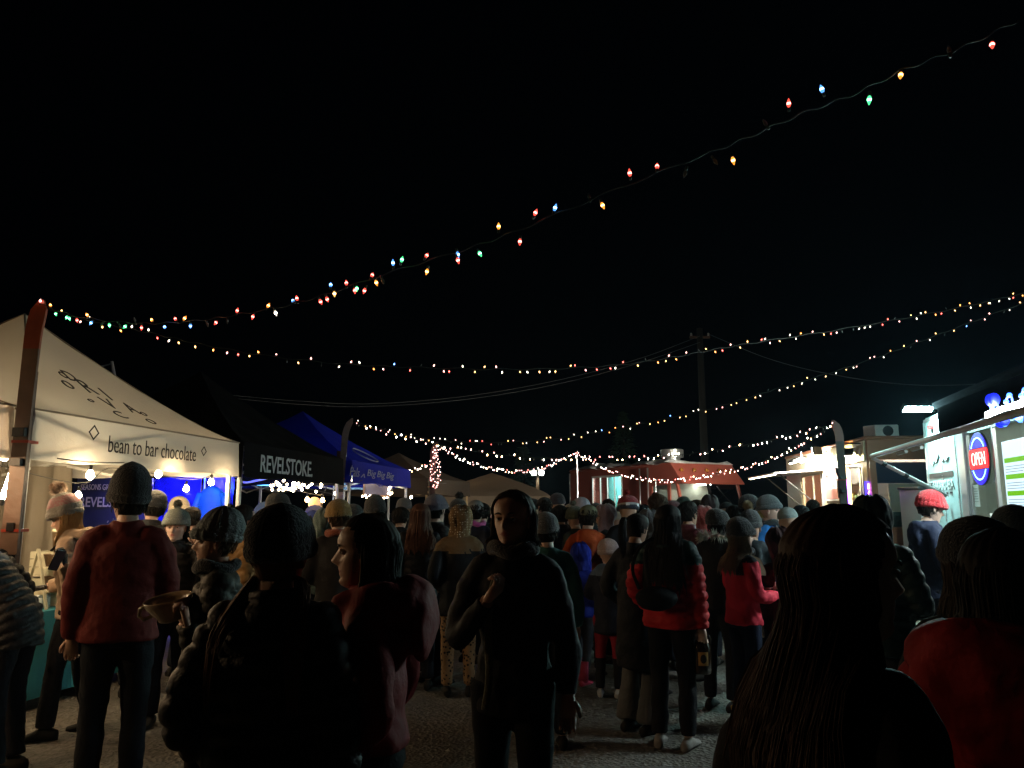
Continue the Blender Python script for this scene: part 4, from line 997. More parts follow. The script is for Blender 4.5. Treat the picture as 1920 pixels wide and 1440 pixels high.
# ---------------------------------------------------------------- nearest food truck, cold white light
F3T = Frame((6.02 - .2235 * 6.3, 11.3 - .9747 * 6.3), (.2235, .9747))
WT = thing('food_truck', 'silver food truck with a round OPEN sign and dark awning', 'food truck', F3T.o, F3T.rz)
W, L, ZR = 2.3, 6.3, 2.96
hx1 = F3T.on(1808, 880)[0]; hx0 = .7; hz0, hz1 = 1.3, 2.52
b = wall_with_hole(.02, L - .02, -.05, 0, .5, ZR - .12, hx0, hx1, hz0, hz1)
b.build('side_wall', M_SILVER, WT)
R = []
for x in (0.0, L):
    pr = [(-W, .5), (-W, ZR - .14), (-W + .05, ZR - .05), (-W + .14, ZR), (-.14, ZR), (-.05, ZR - .05), (.0, ZR - .125), (-.02, ZR - .13), (-.16, ZR - .03), (-W + .16, ZR - .03), (-W + .03, ZR - .14), (-W + .03, .5)]
    R.append([Vector((x, y, z)) for y, z in pr])
b = MB(); b.rings(R); b.build('roof_shell', M_SILVER, WT)
b = MB(); b.box(L - .05, L, -W + .04, -.052, .5, ZR - .04); b.build('far_end_wall', M_SILVER, WT)
b = MB(); b.box(0.0, .05, -W + .04, -.052, .5, ZR - .04); b.build('near_end_wall', M_SILVER, WT)
b = MB(); b.box(.06, L - .06, -W + .04, -.06, .48, .53); b.build('floor_pan', M_BLACK, WT)
for x, y in ((.9, -.14), (5.2, -.14), (.9, -W + .14), (5.2, -W + .14)): wheel(WT, x, y)
# logo, stripe and lettering on the far side panel
def wpts(pxs, y=.006): return [(F3T.on(px, py, y)[0], y, F3T.on(px, py, y)[1]) for px, py in pxs]
b = MB(); b.tube(wpts([(1745, 865), (1750, 872), (1754, 862), (1756, 868), (1762, 848), (1768, 866), (1771, 860), (1775, 864), (1779, 857)]), .012, 5); b.build('mountain_logo', M_PRINTW, WT)
(xa, za), (xb, zb) = F3T.on(1743, 890), F3T.on(1787, 882)
b = MB(); b.box(xb, xa, .001, .006, 2.03, 2.1); b.build('black_stripe', M_BLACK, WT)
def side_text(body, px0, px1, zc, h, m, bold=.0):
    xa = F3T.on(px0, 900)[0]; xb = F3T.on(px1, 900)[0]
    return text('lettering', body, m, WT, (xa, .004, zc), xa - xb, h, rot=(math.pi / 2, 0, math.pi), bold=bold)
side_text('TAMARI-BA', 1743, 1788, 1.86, .13, M_PRINTW, .012)
side_text('TAMARI-BA', 1744.5, 1789.5, 1.855, .12, M_INK, -.004)
for k, px in enumerate((1747, 1753, 1760, 1767, 1775, 1782)):
    x = F3T.on(px, 905)[0]; b = MB(); b.box(x - .04 - .02 * (k % 2), x + .04, .002, .006, 1.79 + .008 * (k % 3), 1.825 + .006 * (k % 2)); b.build('small_print', M_INK, WT)
# metal post and sliding glass, OPEN sign
b = MB(); b.box(hx1 - .13, hx1 + .1, .001, .03, .9, 2.62); b.build('door_post', M_ALU, WT, bevel=.006)
gx0, gx1 = F3T.on(1868, 880)[0], hx1 - .14
for (a0, a1) in ((gx0, gx0 + .04), (gx1 - .04, gx1)):
    b = MB(); b.box(a0, a1, -.03, .005, hz0, hz1); b.build('window_frame', M_ALU, WT)
b = MB(); b.box(gx0 + .04, gx1 - .04, -.016, -.011, hz0 + .001, hz1 - .001); b.build('pane', M_GLASS, WT)
for z, x0_, x1_, y_ in ((hz0 - .02, hx0, hx1, .45),):
    b = MB(); b.box(x0_, x1_, .003, y_, z - .04, z); b.build('service_counter', M_ALU, WT, bevel=.006)
ox, oz = F3T.on(1837, 860, .02)
osn = thing('open_sign', 'round red and blue lit OPEN sign in the truck window', 'sign', F3T.w(ox, .03, oz), F3T.rz + math.pi)
Rr = .305
def disc_part(z0, z1, y, n=40):
    pts = []
    for i in range(n):
        a = 2 * math.pi * i / n; pts.append((Rr * math.cos(a), max(z0, min(z1, Rr * math.sin(a)))))
    return pts
def slab(name, pts, y0, y1, m):
    b = MB(); b.rings([[Vector((x, y0, z)) for x, z in pts], [Vector((x, y1, z)) for x, z in pts]]); return b.build(name, m, osn)
slab('case', [(x * 1.03, z * 1.03) for x, z in disc_part(-9, 9, 0)], .004, .025, M_BLACK)
M_SB = emit('sign_blue', (.03, .01, 1), .8); M_SR = emit('sign_red', (1, .004, .012), 1.5)
arcp = lambda s: [(Rr * math.cos(a), s * Rr * math.sin(a)) for a in np.linspace(math.asin(.42), math.pi - math.asin(.42), 24)]
slab('upper_arc', arcp(1), -.004, .003, M_SB); slab('lower_arc', arcp(-1), -.004, .003, M_SB)
slab('red_band', [(x, z) for x, z in disc_part(-.115, .115, 0)], -.006, .002, M_SR)
text('open_letters', 'OPEN', emit('sign_letters', (1, .55, .45), 3), osn, (-.215, -.0075, -.075), .43, .15, bold=-.022)
dots = MB()
for s in (1, -1):
    for a in np.linspace(.6, math.pi - .6, 26): dots.ell((Rr * .8 * math.cos(a), -.006, s * Rr * .8 * math.sin(a)), (.0065, .004, .0065), 6, 4)
dd = dots.build('led_dots', emit('sign_dots', (.15, .6, 1), 7), osn); dd['kind'] = 'stuff'
# interior
M_KWALL = mat('kitchen_panel', (.42, .43, .36), .5, 0, .05, 8, .1, 2)
b = MB(); b.box(.1, L - 1.2, -1.6, -1.57, .55, ZR - .1); b.build('inner_wall', M_KWALL, WT)
b = MB(); b.box(L - 1.25, L - 1.2, -1.56, -.06, .55, ZR - .1); b.build('inner_partition', M_KWALL, WT)
b = MB(); b.box(.8, 3.4, -.75, -.65, ZR - .14, ZR - .1); b.build('ceiling_light', emit('kitchen_tube_cool', (.95, 1, .85), 26), WT)
b = MB(); b.box(2.2, 4.4, -1.5, -1.1, .56, 1.5); b.build('kitchen_cabinet', M_ALU, WT, bevel=.01)
b = MB(); b.box(1.2, 3.0, -1.56, -1.3, 2.0, 2.03); b.build('inner_shelf', M_ALU, WT)
sx, sz = F3T.on(1885, 862, -1.0)
fx0, fz0 = F3T.on(1912, 882, -.9); fx1, fz1 = F3T.on(1868, 850, -.9)
q = Matrix.Translation((sx, -1.5, 1.9)); b = MB(); b.box(-.28, .28, 0, .01, .05, .55, 0, q); b.build('notice_sheet', mat('pale_green_sheet', (.6, .66, .5), .6), WT)
px_, pz_ = F3T.on(1830, 925, -.008); b = MB(); b.box(px_ - .1, px_ + .1, -.009, -.006, pz_ - .16, pz_ + .1); b.build('notice_sheet', M_PAPER, WT)
for k in range(6):
    b = MB(); b.box(px_ - .07, px_ + .07 - .02 * (k % 2), -.0055, -.0035, pz_ + .05 - k * .03, pz_ + .058 - k * .03); b.build('notice_line', mat('poster_grey', (.4, .38, .36), .7), WT)
tb = thing('tablet', 'white tablet on a stand at the silver truck counter', 'tablet', F3T.w(F3T.on(1883, 935, .1)[0], .1, hz0), F3T.rz)
q = Matrix.Rotation(math.radians(35), 4, 'Y') @ Matrix.Translation((0, 0, .05)); b = MB(); b.box(-.012, .012, -.1, .1, 0, .26, 0, q); b.build('casing', M_PAPER, tb, bevel=.006)
b = MB(); b.box(.0125, .014, -.085, .085, .02, .24, 0, q); b.build('screen', mat('dim_screen', (.3, .36, .3), .2), tb); b = MB(); b.box(-.05, .05, -.06, .06, 0, .012); b.build('foot', M_PAPER, tb)
for i, (px, py) in enumerate(((1850, 945), (1857, 952))):
    x, z = F3T.on(px, py, .12)
# menu board hanging by the window, its lamp light put in as glow
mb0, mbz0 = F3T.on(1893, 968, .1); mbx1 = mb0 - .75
mbd = thing('menu_board', 'white menu board with green bars, lamp light put in as glow', 'board', F3T.w(mb0, .1, 0), F3T.rz + math.pi)
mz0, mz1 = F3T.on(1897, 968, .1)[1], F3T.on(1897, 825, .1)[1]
b = MB(); b.box(0, .75, -.01, .02, mz0, mz1); b.build('board_glow_face', emit('menu_white_glow', (.62, .85, 1), .75), mbd, bevel=.004)
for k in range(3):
    z = mz1 - .2 - k * .17; b = MB(); b.box(.05, .7, -.016, -.011, z - .028, z + .022); b.build('green_bar', emit('menu_green_glow', (.25, .8, .0), .35), mbd)
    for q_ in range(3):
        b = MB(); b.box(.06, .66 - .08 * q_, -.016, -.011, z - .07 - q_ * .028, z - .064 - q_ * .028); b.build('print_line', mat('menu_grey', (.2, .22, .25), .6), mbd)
# awning: cassette, dark fabric, front bar, arms
AW = thing('awning', 'dark roll-out awning along the silver truck', 'awning', F3T.o, F3T.rz)
ax1 = F3T.on(1766, 790, 0)[0]; ax0 = -1.2
barF = P(1635, 855, 10.1); bl_x = (barF - F3T.o).dot(F3T.x); bl_y = (barF - F3T.o).dot(F3T.y); bz = barF.z
fab_x = F3T.on(1762, 816, bl_y)[0]; fab = MB(); V = []; NA, NB = 24, 10
for i in range(NA + 1):
    for j in range(NB + 1):
        f = j / NB; x = ax0 + (ax1 + (fab_x - ax1) * f - ax0) * i / NA
        V.append((x, .05 + (bl_y - .05) * f, 2.96 + (bz - 2.96) * f - .05 * math.sin(math.pi * f) + .006 * math.sin(x * 9)))
fab.add(V, [(i * (NB + 1) + j, (i + 1) * (NB + 1) + j, (i + 1) * (NB + 1) + j + 1, i * (NB + 1) + j + 1) for i in range(NA) for j in range(NB)])
fab.build('fabric', mat('charcoal_awning', (.006, .006, .0065), 1.0, 0, .3, 9, spec=0.0), AW, smooth=True)
b = MB(); b.tube([(ax0, .06, 2.99), (ax1, .06, 2.99)], .05, 10); b.build('cassette', mat('matt_black_cassette', (.006, .006, .007), 1.0, spec=0.0), AW, smooth=True)
b = MB(); b.tube([(ax0, bl_y, bz), (bl_x, bl_y, bz)], .03, 10); b.build('front_bar', M_WHITEMETAL, AW, smooth=True)
b = MB(); x, z = ax1 - .02, 1.78
b.tube([(bl_x - .03, bl_y, bz - .03), (x, .04, z)], .026, 8); b.build('arm', M_WHITEMETAL, AW, smooth=True)
for f in (.12, .42): 
    p_ = Vector((bl_x - .03, bl_y, bz - .03)).lerp(Vector((x, .04, z)), f); p2_ = Vector((bl_x - .03, bl_y, bz - .03)).lerp(Vector((x, .04, z)), f + .05)
    b = MB(); b.tube([p_, p2_], .033, 8); b.build('arm_clamp', M_BLACK, AW)
for f in (.1, .25):
    x_ = bl_x - .9 - f * 4; b = MB(); b.tube([(x_, bl_y + .0, bz - .06), (x_ - .35, bl_y, bz - .06)], .02, 6); b.build('bar_clip', M_WHITEMETAL, AW)
# blue lit gutter lamp and rope light on the awning
gA, gB = P(1858, 782, 6.6), P(1945, 755, 5.7)
bl_ = thing('glow_bar', 'white light bar with a blue rope light on the awning', 'lamp', gA)
d = gB - gA
b = MB(); b.bar((0, 0, 0), d, .09, .085); b.build('bar', emit('cold_light_bar', (.75, .95, .95), 170), bl_)
rope = [d * (i / 24) + Vector((0, -.03, (.08 + .05 * abs(math.sin(i * .8))) if i % 8 < 4 else (-.05 - .04 * abs(math.sin(i * .8))))) for i in range(25)]
b = MB(); b.tube(smooth_path(rope, 80), .008, 6); b.build('rope_light', emit('blue_rope', (.12, .2, 1), 1.6), bl_)
BB = MB().ell((0, 0, 0), (.02, .02, .02), 8, 6).mesh('bulb', [emit('blue_bulb', (.03, .12, 1), 7)], True)
for i in range(0, 25, 2): inst('bulb', BB, bl_, rope[i])
for k in range(4):
    b = MB(); b.ell((0, 0, 0), (.05, .03, .055), 10, 7); o_ = b.build('blue_ornament', emit('blue_ornament', (.01, .02, 1), 1.1), bl_, smooth=True); o_.location = rope[1 + k * 2] + Vector((-.02, 0, .02))
lp = P(1722, 767, 10.75)
flood('cold white LED floodlight at the roof corner of the silver truck', lp, F3T.w(L - 1.3, .0, 2.0), (.52, 1, .95), 900, r=(.22, .055))
b = MB(); q0 = F3T.w(L - .1, -.1, ZR) - F3T.o
lw = F3T.w(0, 0, 0)
def toloc(p): v = p - F3T.o; return (v.dot(F3T.x), v.dot(F3T.y), v.z)
b.tube([toloc(lp + Vector((0, .02, .05))), (L - .35, -.08, ZR + .02)], .02, 6); b.build('lamp_arm', M_BLACKMETAL, WT)
b = MB(); x_, z_ = F3T.on(1744, 801, .03); b.box(x_ - .05, x_ + .05, .002, .05, z_ - .03, z_ + .03); b.build('marker_lamp', mat('red_lens', (.4, .02, .02), .25), WT, bevel=.008)

# panel seams and rivets on the two near trucks
RIV = MB().ell((0, 0, 0), (.008, .005, .008), 6, 4).mesh('rivet', [M_ALU], True)
for fr_, par, xs_l, z0_, z1_ in ((F3T, WT, (L - .08, L - .75, L - 1.35), .6, 2.8), (F2T, BT, (5.2, 4.45), .6, 2.35)):
    for x_ in xs_l:
        b = MB(); b.box(x_ - .018, x_ + .018, .001, .005, z0_, z1_); b.build('panel_seam', M_ALU, par)
        for k in range(22): inst('rivet', RIV, par, (x_, .007, z0_ + .05 + k * (z1_ - z0_ - .1) / 21))
for zc_ in (1.0, 2.86):
    b = MB(); b.box(.1, L - .1, .001, .012, zc_ - .02, zc_ + .02); b.build('trim_strip', M_ALU, WT, bevel=.003)

# ================================================================ PEOPLE
def tab(pairs):
    t = np.array([p[0] for p in pairs]); v = np.array([p[1] for p in pairs])
    g_ = np.linspace(0, 1, 161); y = np.interp(g_, t, v); k = np.ones(7) / 7
    ys_ = np.convolve(np.pad(y, 3, mode='edge'), k, 'valid'); ys_[-1] = v[-1]; ys_[0] = v[0]
    return lambda q: np.interp(q, g_, ys_)
H_W = tab([(0, .022), (.04, .036), (.12, .047), (.25, .058), (.4, .067), (.5, .071), (.62, .0755), (.75, .075), (.86, .062), (.94, .042), (1, .0)])
H_C = tab([(0, .055), (.04, .076), (.1, .083), (.155, .077), (.2, .0835), (.235, .081), (.27, .087), (.31, .085), (.345, .1), (.38, .1115), (.45, .101), (.52, .0905), (.565, .085), (.62, .0905), (.7, .09), (.8, .081), (.9, .058), (.96, .034), (1, .0)])
H_O = tab([(0, .042), (.1, .066), (.2, .072), (.31, .077), (.4, .079), (.47, .074), (.53, .070), (.6, .081), (.7, .082), (.8, .074), (.9, .052), (.96, .03), (1, .0)])
H_B = tab([(0, -.012), (.1, -.03), (.2, -.046), (.3, -.064), (.45, -.088), (.6, -.099), (.75, -.097), (.88, -.073), (.95, -.045), (1, .0)])
H_S = tab([(0, .03), (.12, .026), (.2, .024), (.3, .02), (.34, .0125), (.42, .0115), (.55, .013), (.62, .034), (1, .045)])
HH = .226
def head_point(t, phi, off=0.0, nose=1.0):
    """phi 0 = front, +-pi = back; returns x, y(front +), z with chin at z=0"""
    w = H_W(t) + off; sx = np.sin(phi); c = np.cos(phi)
    x = w * np.sign(sx) * np.abs(sx) ** .92
    fr = np.clip(1 - (np.abs(x) / np.maximum(w, 1e-6)) ** 2.4, 0, 1) ** .5
    yo = (H_O(t) + off) * fr + (H_C(t) - H_O(t)) * np.exp(-(x / H_S(t)) ** 2) * nose
    yb = (H_B(t) - off) * np.abs(c) ** .9
    y = np.where(c >= 0, yo, yb)
    z = t * HH + off * np.clip((t - .75) / .25, 0, 1)
    e = np.exp(-(((np.abs(x) - .031) / .014) ** 2 + ((t - .515) / .055) ** 2))
    y = y - .006 * e * (c > 0) * nose
    return np.stack([x, y, z], -1)
def head_geo(mb, T, skin, lip, eye, brow, near):
    nt, npn = (64, 64) if near else (24, 26)
    ts = np.linspace(0.0, 1, nt) ** .96; ph = np.linspace(-math.pi, math.pi, npn, endpoint=False)
    tt, pp = np.meshgrid(ts, ph, indexing='ij'); V = head_point(tt, pp)
    R = [[T @ Vector(V[i, j]) for j in range(npn)] for i in range(nt)]
    o = len(mb.F); mb.rings(R, skin, True, False)
    for i in range(nt - 1):
        for j in range(npn):
            q = V[i, j]
            if q[1] > .05 and abs(q[0]) < .024 * (1 - abs(ts[i] - .237) / .06) and .19 < ts[i] < .285: mb.I[o + i * npn + j] = lip
    for s in (-1, 1):
        mb.ell((s * .031, .0655, .517 * HH), (.0125, .0115, .0095), 10, 7, eye, T)
        mb.ell((s * .031, .0755, .517 * HH), (.0058, .003, .0058), 8, 5, brow, T)
        pts = [T @ Vector((s * (.014 + .034 * k / 5), .0855 - .0004 * k * k * .9, (.593 + .022 * math.sin(math.pi * k / 5)) * HH)) for k in range(6)]
        mb.tube(pts, [.0025, .0035, .0038, .0036, .003, .0015], 5, brow)
        lid = [T @ Vector((s * (.017 + .028 * k / 5), .0745 + .0025 * math.sin(math.pi * k / 5), (.528 + .02 * math.sin(math.pi * k / 5)) * HH)) for k in range(6)]
        mb.tube(lid, [.002, .003, .0034, .0034, .003, .002], 5, skin)
        q = T @ Matrix.Translation((s * .0735, -.006, .48 * HH)) @ Matrix.Rotation(s * .35, 4, 'Z') @ Matrix.Rotation(.15, 4, 'X')
        mb.ell((0, 0, 0), (.009, .017, .031), 10, 7, skin, q)
        mb.ell((s * .006, .002, .004), (.006, .009, .018), 8, 5, lip, q)
M_EYE = mat('eye_white', (.6, .57, .53), .15)
M_BROWHAIR = mat('dark_brow', (.02, .013, .009), .7)
SKINS = [(mat('skin_light', (.56, .33, .23), .5, 0, .08, 60, .06, 20, sheen=.1), mat('lip_rose', (.42, .15, .12), .4)),
         (mat('skin_tan', (.42, .23, .15), .5, 0, .08, 60, .06, 20), mat('lip_brown', (.3, .1, .08), .4)),
         (mat('skin_pale', (.64, .42, .33), .5, 0, .08, 60, .06, 20), mat('lip_pink', (.5, .2, .18), .4))]
def cloth(c, kind='nylon'):
    if kind == 'puffer': return mat('puffer_nylon', c, .6, 0, .5, 24, .1, 6, spec=.22)
    if kind == 'wool': return mat('knit_wool', c, .9, 0, .8, 120, .2, 60, sheen=.3)
    if kind == 'fleece': return mat('fleece', c, .95, 0, .6, 90, .12, 30, sheen=.3)
    if kind == 'denim': return mat('denim', c, .9, 0, .3, 90, .15, 8, spec=.15)
    return mat('woven_shell', c, .75, 0, .7, 13, .12, 6, spec=.2)
def hairmat(c): return mat('hair', c, .68, 0, .1, 120, .3, 40, spec=.18)
def leopard():
    if 'leo' in _M: return _M['leo']
    m, n, l = nodes_of('leopard_print'); b = n['Principled BSDF']; tc = n.new('ShaderNodeTexCoord')
    v = n.new('ShaderNodeTexVoronoi'); v.inputs['Scale'].default_value = 34; r = n.new('ShaderNodeValToRGB')
    e = r.color_ramp.elements; e[0].position = .3; e[0].color = (.02, .012, .008, 1); e[1].position = .42; e[1].color = (.36, .2, .09, 1)
    l.new(tc.outputs['Object'], v.inputs['Vector']); l.new(v.outputs['Distance'], r.inputs['Fac']); l.new(r.outputs['Color'], b.inputs['Base Color']); b.inputs['Roughness'].default_value = .8
    _M['leo'] = m; return m
def dots_mat(base, dot, scale=55, thr=.22):
    m, n, l = nodes_of('dotted_knit'); b = n['Principled BSDF']; tc = n.new('ShaderNodeTexCoord')
    v = n.new('ShaderNodeTexVoronoi'); v.inputs['Scale'].default_value = scale; v.inputs['Randomness'].default_value = .35
    r = n.new('ShaderNodeValToRGB'); r.color_ramp.interpolation = 'CONSTANT'; e = r.color_ramp.elements; e[0].color = (*dot, 1); e[1].position = thr; e[1].color = (*base, 1)
    l.new(tc.outputs['Object'], v.inputs['Vector']); l.new(v.outputs['Distance'], r.inputs['Fac']); l.new(r.outputs['Color'], b.inputs['Base Color']); b.inputs['Roughness'].default_value = .9
    return m

bench = bpy.data.scenes.new('modelling_bench')       # scratch scene for shaping garments, removed at the end
def remesh(mb, voxel, smooth_it):
    me = bpy.data.meshes.new('tmp_body'); me.from_pydata(mb.V, [], mb.F); me.update()
    o = bpy.data.objects.new('tmp_body', me); bench.collection.objects.link(o)
    r = o.modifiers.new('r', 'REMESH'); r.mode = 'VOXEL'; r.voxel_size = voxel
    s = o.modifiers.new('s', 'SMOOTH'); s.factor = .5; s.iterations = smooth_it
    vl = bench.view_layers[0]; vl.update()
    out = bpy.data.meshes.new_from_object(o.evaluated_get(vl.depsgraph))
    bpy.data.objects.remove(o); bpy.data.meshes.remove(me)
    return out
def seg_dist(V, pts):
    best = np.full(len(V), 9e9); par = np.zeros(len(V)); acc = 0
    for a, b in zip(pts[:-1], pts[1:]):
        a, b = np.array(a), np.array(b); d = b - a; L2 = d @ d; t = np.clip((V - a) @ d / L2, 0, 1)
        q = np.linalg.norm(V - (a + t[:, None] * d), axis=1); k = q < best
        best[k] = q[k]; par[k] = acc + t[k] * math.sqrt(L2); acc += math.sqrt(L2)
    return best, par
ARMS = {'down': ((.222, -.03, 1.11), (.232, .03, .87)), 'pocket': ((.245, -.075, 1.12), (.175, .1, .96)), 'hold': ((.235, .0, 1.12), (.13, .25, 1.1)),
        'collar': ((.235, .09, 1.1), (.085, .18, 1.27)), 'mouth': ((.24, .17, 1.2), (.07, .2, 1.44)), 'cross': ((.24, .06, 1.14), (-.02, .21, 1.14)),
        'phone': ((.2, .12, 1.16), (.1, .38, 1.2)), 'wave': ((.28, .12, 1.22), (.2, .2, 1.46)), 'reach': ((.22, .2, 1.2), (.14, .46, 1.16)), 'bag': ((.21, -.02, 1.1), (.225, .0, .84)), 'low': ((.225, .03, 1.1), (.14, .22, 1.0))}
PEOPLE = []
def person(label, px, py, Y, face, jacket=((.012, .012, .013), 'puffer'), legs=((.012, .013, .018), 'denim'), hat=None, hair=None, arms=('pocket', 'pocket'),
           lean=0.0, yaw=0.0, pitch=0.0, roll=0.0, bulk=1.0, hem=.84, hood=None, skin=0, shoe=(.02, .018, .016), H=None, near=False, yoke=None, stride=.0, scarf=None, gloves=None, flare=1.0, legcol2=None, sleeve=None, boot=None, fur=None, strap=None, vest=None, headpx=None, child=False, group='people in the night crowd'):
    extra = 0.0 if hat is None else (.035 if hat[0] == 'beanie' else .02)
    if hood and hood[0] == 'up': extra = .03
    ztop = P(px, py, Y).z
    if H is None: H = ztop - extra
    s = H / 1.70
    rv = random.Random(hash_label(label) + 5)
    if Y > 5 and not near:
        yaw += rv.uniform(-26, 26); pitch += rv.uniform(-4, 12); roll += rv.uniform(-7, 7); lean += rv.uniform(0, 7); bulk *= rv.uniform(.92, 1.08)
        if arms == ('pocket', 'pocket'): arms = rv.choice((('pocket', 'pocket'), ('down', 'hold'), ('hold', 'pocket'), ('low', 'low'), ('down', 'down'), ('cross', 'cross')))
    hs = s if not child else s * 1.0 + (1 - s) * .55      # children carry larger heads
    face_r = math.radians(face); ln = math.radians(lean)
    pivot = Vector((0, 0, .95))
    Rl = Matrix.Translation(pivot) @ Matrix.Rotation(-ln, 4, 'X') @ Matrix.Translation(-pivot)
    def B(p):                         # pose-space point (metres for a 1.70 m person) -> local
        p = Vector(p)
        if ln:
            k = min(1, max(0, (p.z - .85) / .25)); p = p.lerp(Rl @ p, k)
        return p * s
    hd = B((0, .02, 1.56)); off = Matrix.Rotation(face_r, 3, 'Z') @ hd
    c = P(px, 955, Y)
    root = thing('person', label, 'person', (c.x - off.x, Y - off.y, ground_z(c.x, Y)), face_r, group)
    PEOPLE.append(root)
    vox = (.0125 if near else .021) if Y < 9.5 else .026
    r = random.Random(hash_label(label))
    # ---- joints
    AP = []
    for k, sg in ((0, -1), (1, 1)):
        a = arms[k]
        if isinstance(a, tuple) and a[0] == 'to':      # reach a point in the place
            lv = (Matrix.Rotation(-face_r, 3, 'Z') @ (a[1] - Vector(root.location))) / s
            if ln: lv = Rl.inverted() @ lv
            sh = Vector((sg * .152, -.012, 1.365)); dv = lv - sh; dv = dv * min(1, .56 / dv.length) if dv.length > .56 else dv
            wv_ = sh + dv; mid = sh.lerp(wv_, .5); dd_ = math.sqrt(max(.004, .29 ** 2 - (dv.length / 2) ** 2)); el = mid + Vector((sg * .06, -.03, -1)).normalized() * dd_
            e, w = (sg * el.x, el.y, el.z), (sg * wv_.x, wv_.y, wv_.z)
        else: e, w = (ARMS[a] if isinstance(a, str) else a)
        AP.append([(sg * .045, -.005, 1.385), (sg * .152, -.012, 1.365), (sg * e[0], e[1], e[2]), (sg * w[0], w[1], w[2])])
    paths = [smooth_path([B(p) for p in ap], 15) for ap in AP]
    ft = [(-.1, .12 * stride * 4 * .25, 0), (.1, -.12 * stride, 0)]
    LEG = []
    for k, sg in ((0, -1), (1, 1)):
        fy = stride * (1 if k == 0 else -1)
        LEG.append([(sg * .085, 0, .92), (sg * .1, .03 + fy * .45, .49), (sg * .105, fy - .01, .09)])
    # ---- body: head, neck, trunk, limbs and hands in one mesh
    mb = MB()
    tilt = Matrix.Rotation(math.radians(yaw), 4, 'Z') @ Matrix.Rotation(math.radians(-pitch), 4, 'X') @ Matrix.Rotation(math.radians(roll), 4, 'Y')
    neck = B((0, .012, 1.474)); Lr = Matrix.Rotation(-ln * .55, 4, 'X')
    hk = hs * 1.06
    T = Matrix.Translation(neck + Vector((0, 0, .05 * hk))) @ Lr @ tilt @ Matrix.Translation((0, .012, -.05 * hk)) @ Matrix.Scale(hk, 4)
    head_geo(mb, T, 0, 1, 2, 3, near or Y < 8)
    mb.tube([B((0, -.012, 1.36)), B((0, -.008, 1.43)), neck + Vector((0, -.004, .04 * s)), T @ Vector((0, -.02, .05))], [.075 * s, .058 * s, .053 * s, .05 * s], 12, 0)
    mb.tube([B((0, 0, .9)), B((0, 0, 1.08)), B((0, 0, 1.28)), B((0, 0, 1.4))], [.12 * s, .1 * s, .115 * s, .07 * s], 12, 0)
    for L_ in LEG: mb.tube(smooth_path([B(p) for p in L_], 7), [.07 * s, .065 * s, .055 * s, .045 * s, .045 * s, .036 * s, .03 * s], 8, 0)
    for k, pth in enumerate(paths):
        mb.tube(pth, [.05 * s - .022 * s * i / 14 for i in range(15)], 8, 0)
        d = (pth[-1] - pth[-3]).normalized(); wv = pth[-1]; sg = -1 if k == 0 else 1
        fwd = Vector((0, 1, 0)); nr = d.cross(Vector((0, 0, 1)) if abs(d.z) < .8 else fwd).normalized()
        side = nr; pn = d.cross(side).normalized()
        hh_ = s * 1.0; gl = 0 if gloves is None else 4
        mb.tube([wv - d * .02 * hh_, wv + d * .03 * hh_, wv + d * .085 * hh_], [.026 * hh_, .034 * hh_, .036 * hh_], 8, gl, flat=.55)
        for f_, (o_, lg) in enumerate(((-.027, .062), (-.009, .072), (.009, .068), (.026, .055))):
            b0 = wv + d * .08 * hh_ + side * o_ * hh_; cu = pn * (-.02 - .01 * f_ * .3) * hh_
            if arms[k] in ('collar', 'mouth', 'bag', 'phone') or isinstance(arms[k], tuple): fpts = [b0, b0 + d * lg * .42 * hh_ + pn * -.012 * hh_, b0 + d * lg * .4 * hh_ + pn * -.036 * hh_, b0 + d * lg * .05 * hh_ + pn * -.04 * hh_]
            else: fpts = None
            mb.tube(fpts or [b0, b0 + d * lg * .4 * hh_ + cu * .35, b0 + d * lg * .72 * hh_ + cu * 1.2, b0 + d * lg * .85 * hh_ + cu * 2.2], [.0088 * hh_, .0085 * hh_, .0078 * hh_, .006 * hh_], 6, gl)
        b0 = wv + d * .02 * hh_ - side * .026 * hh_
        mb.tube([b0, b0 + d * .03 * hh_ - side * .02 * hh_, b0 + d * .06 * hh_ - side * .026 * hh_ - pn * .012 * hh_], [.012 * hh_, .0105 * hh_, .0075 * hh_], 6, gl)
    sk, lp_ = SKINS[skin]
    mats = [sk, lp_, M_EYE, M_BROWHAIR]
    if gloves is not None: mats.append(cloth(gloves, 'fleece'))
    mb.build('body', mats, root, smooth=True)
    # ---- trousers
    lm = leopard() if legs[0] == 'leopard' else cloth(*legs)
    t_ = MB(); t_.tube([B((0, -.005, 1.02)), B((0, -.008, .92)), B((0, 0, .84))], [.135 * s, .15 * s, .13 * s], 14, flat=.8)
    for L_ in LEG:
        pts = smooth_path([B(p) for p in L_], 9)
        rr = np.interp(np.linspace(0, 1, 9), [0, .25, .5, .75, 1], [.098, .085, .068, .064 * (.5 + .5 * flare), .06 * flare])
        t_.tube(pts, [q * s for q in rr], 12)
    me = remesh(t_, vox * 1.15, 4); fold_disp(me, .006, s, seed=r.random() * 50)
    me.materials.append(lm); me.name = 'trousers'
    if legcol2:
        me.materials.append(cloth(legcol2[0], 'nylon')); zc_ = legcol2[1]
        me.polygons.foreach_set('material_index', [1 if p.center.z < zc_ * s else 0 for p in me.polygons])
    me.polygons.foreach_set('use_smooth', [True] * len(me.polygons)); inst('trousers', me, root)
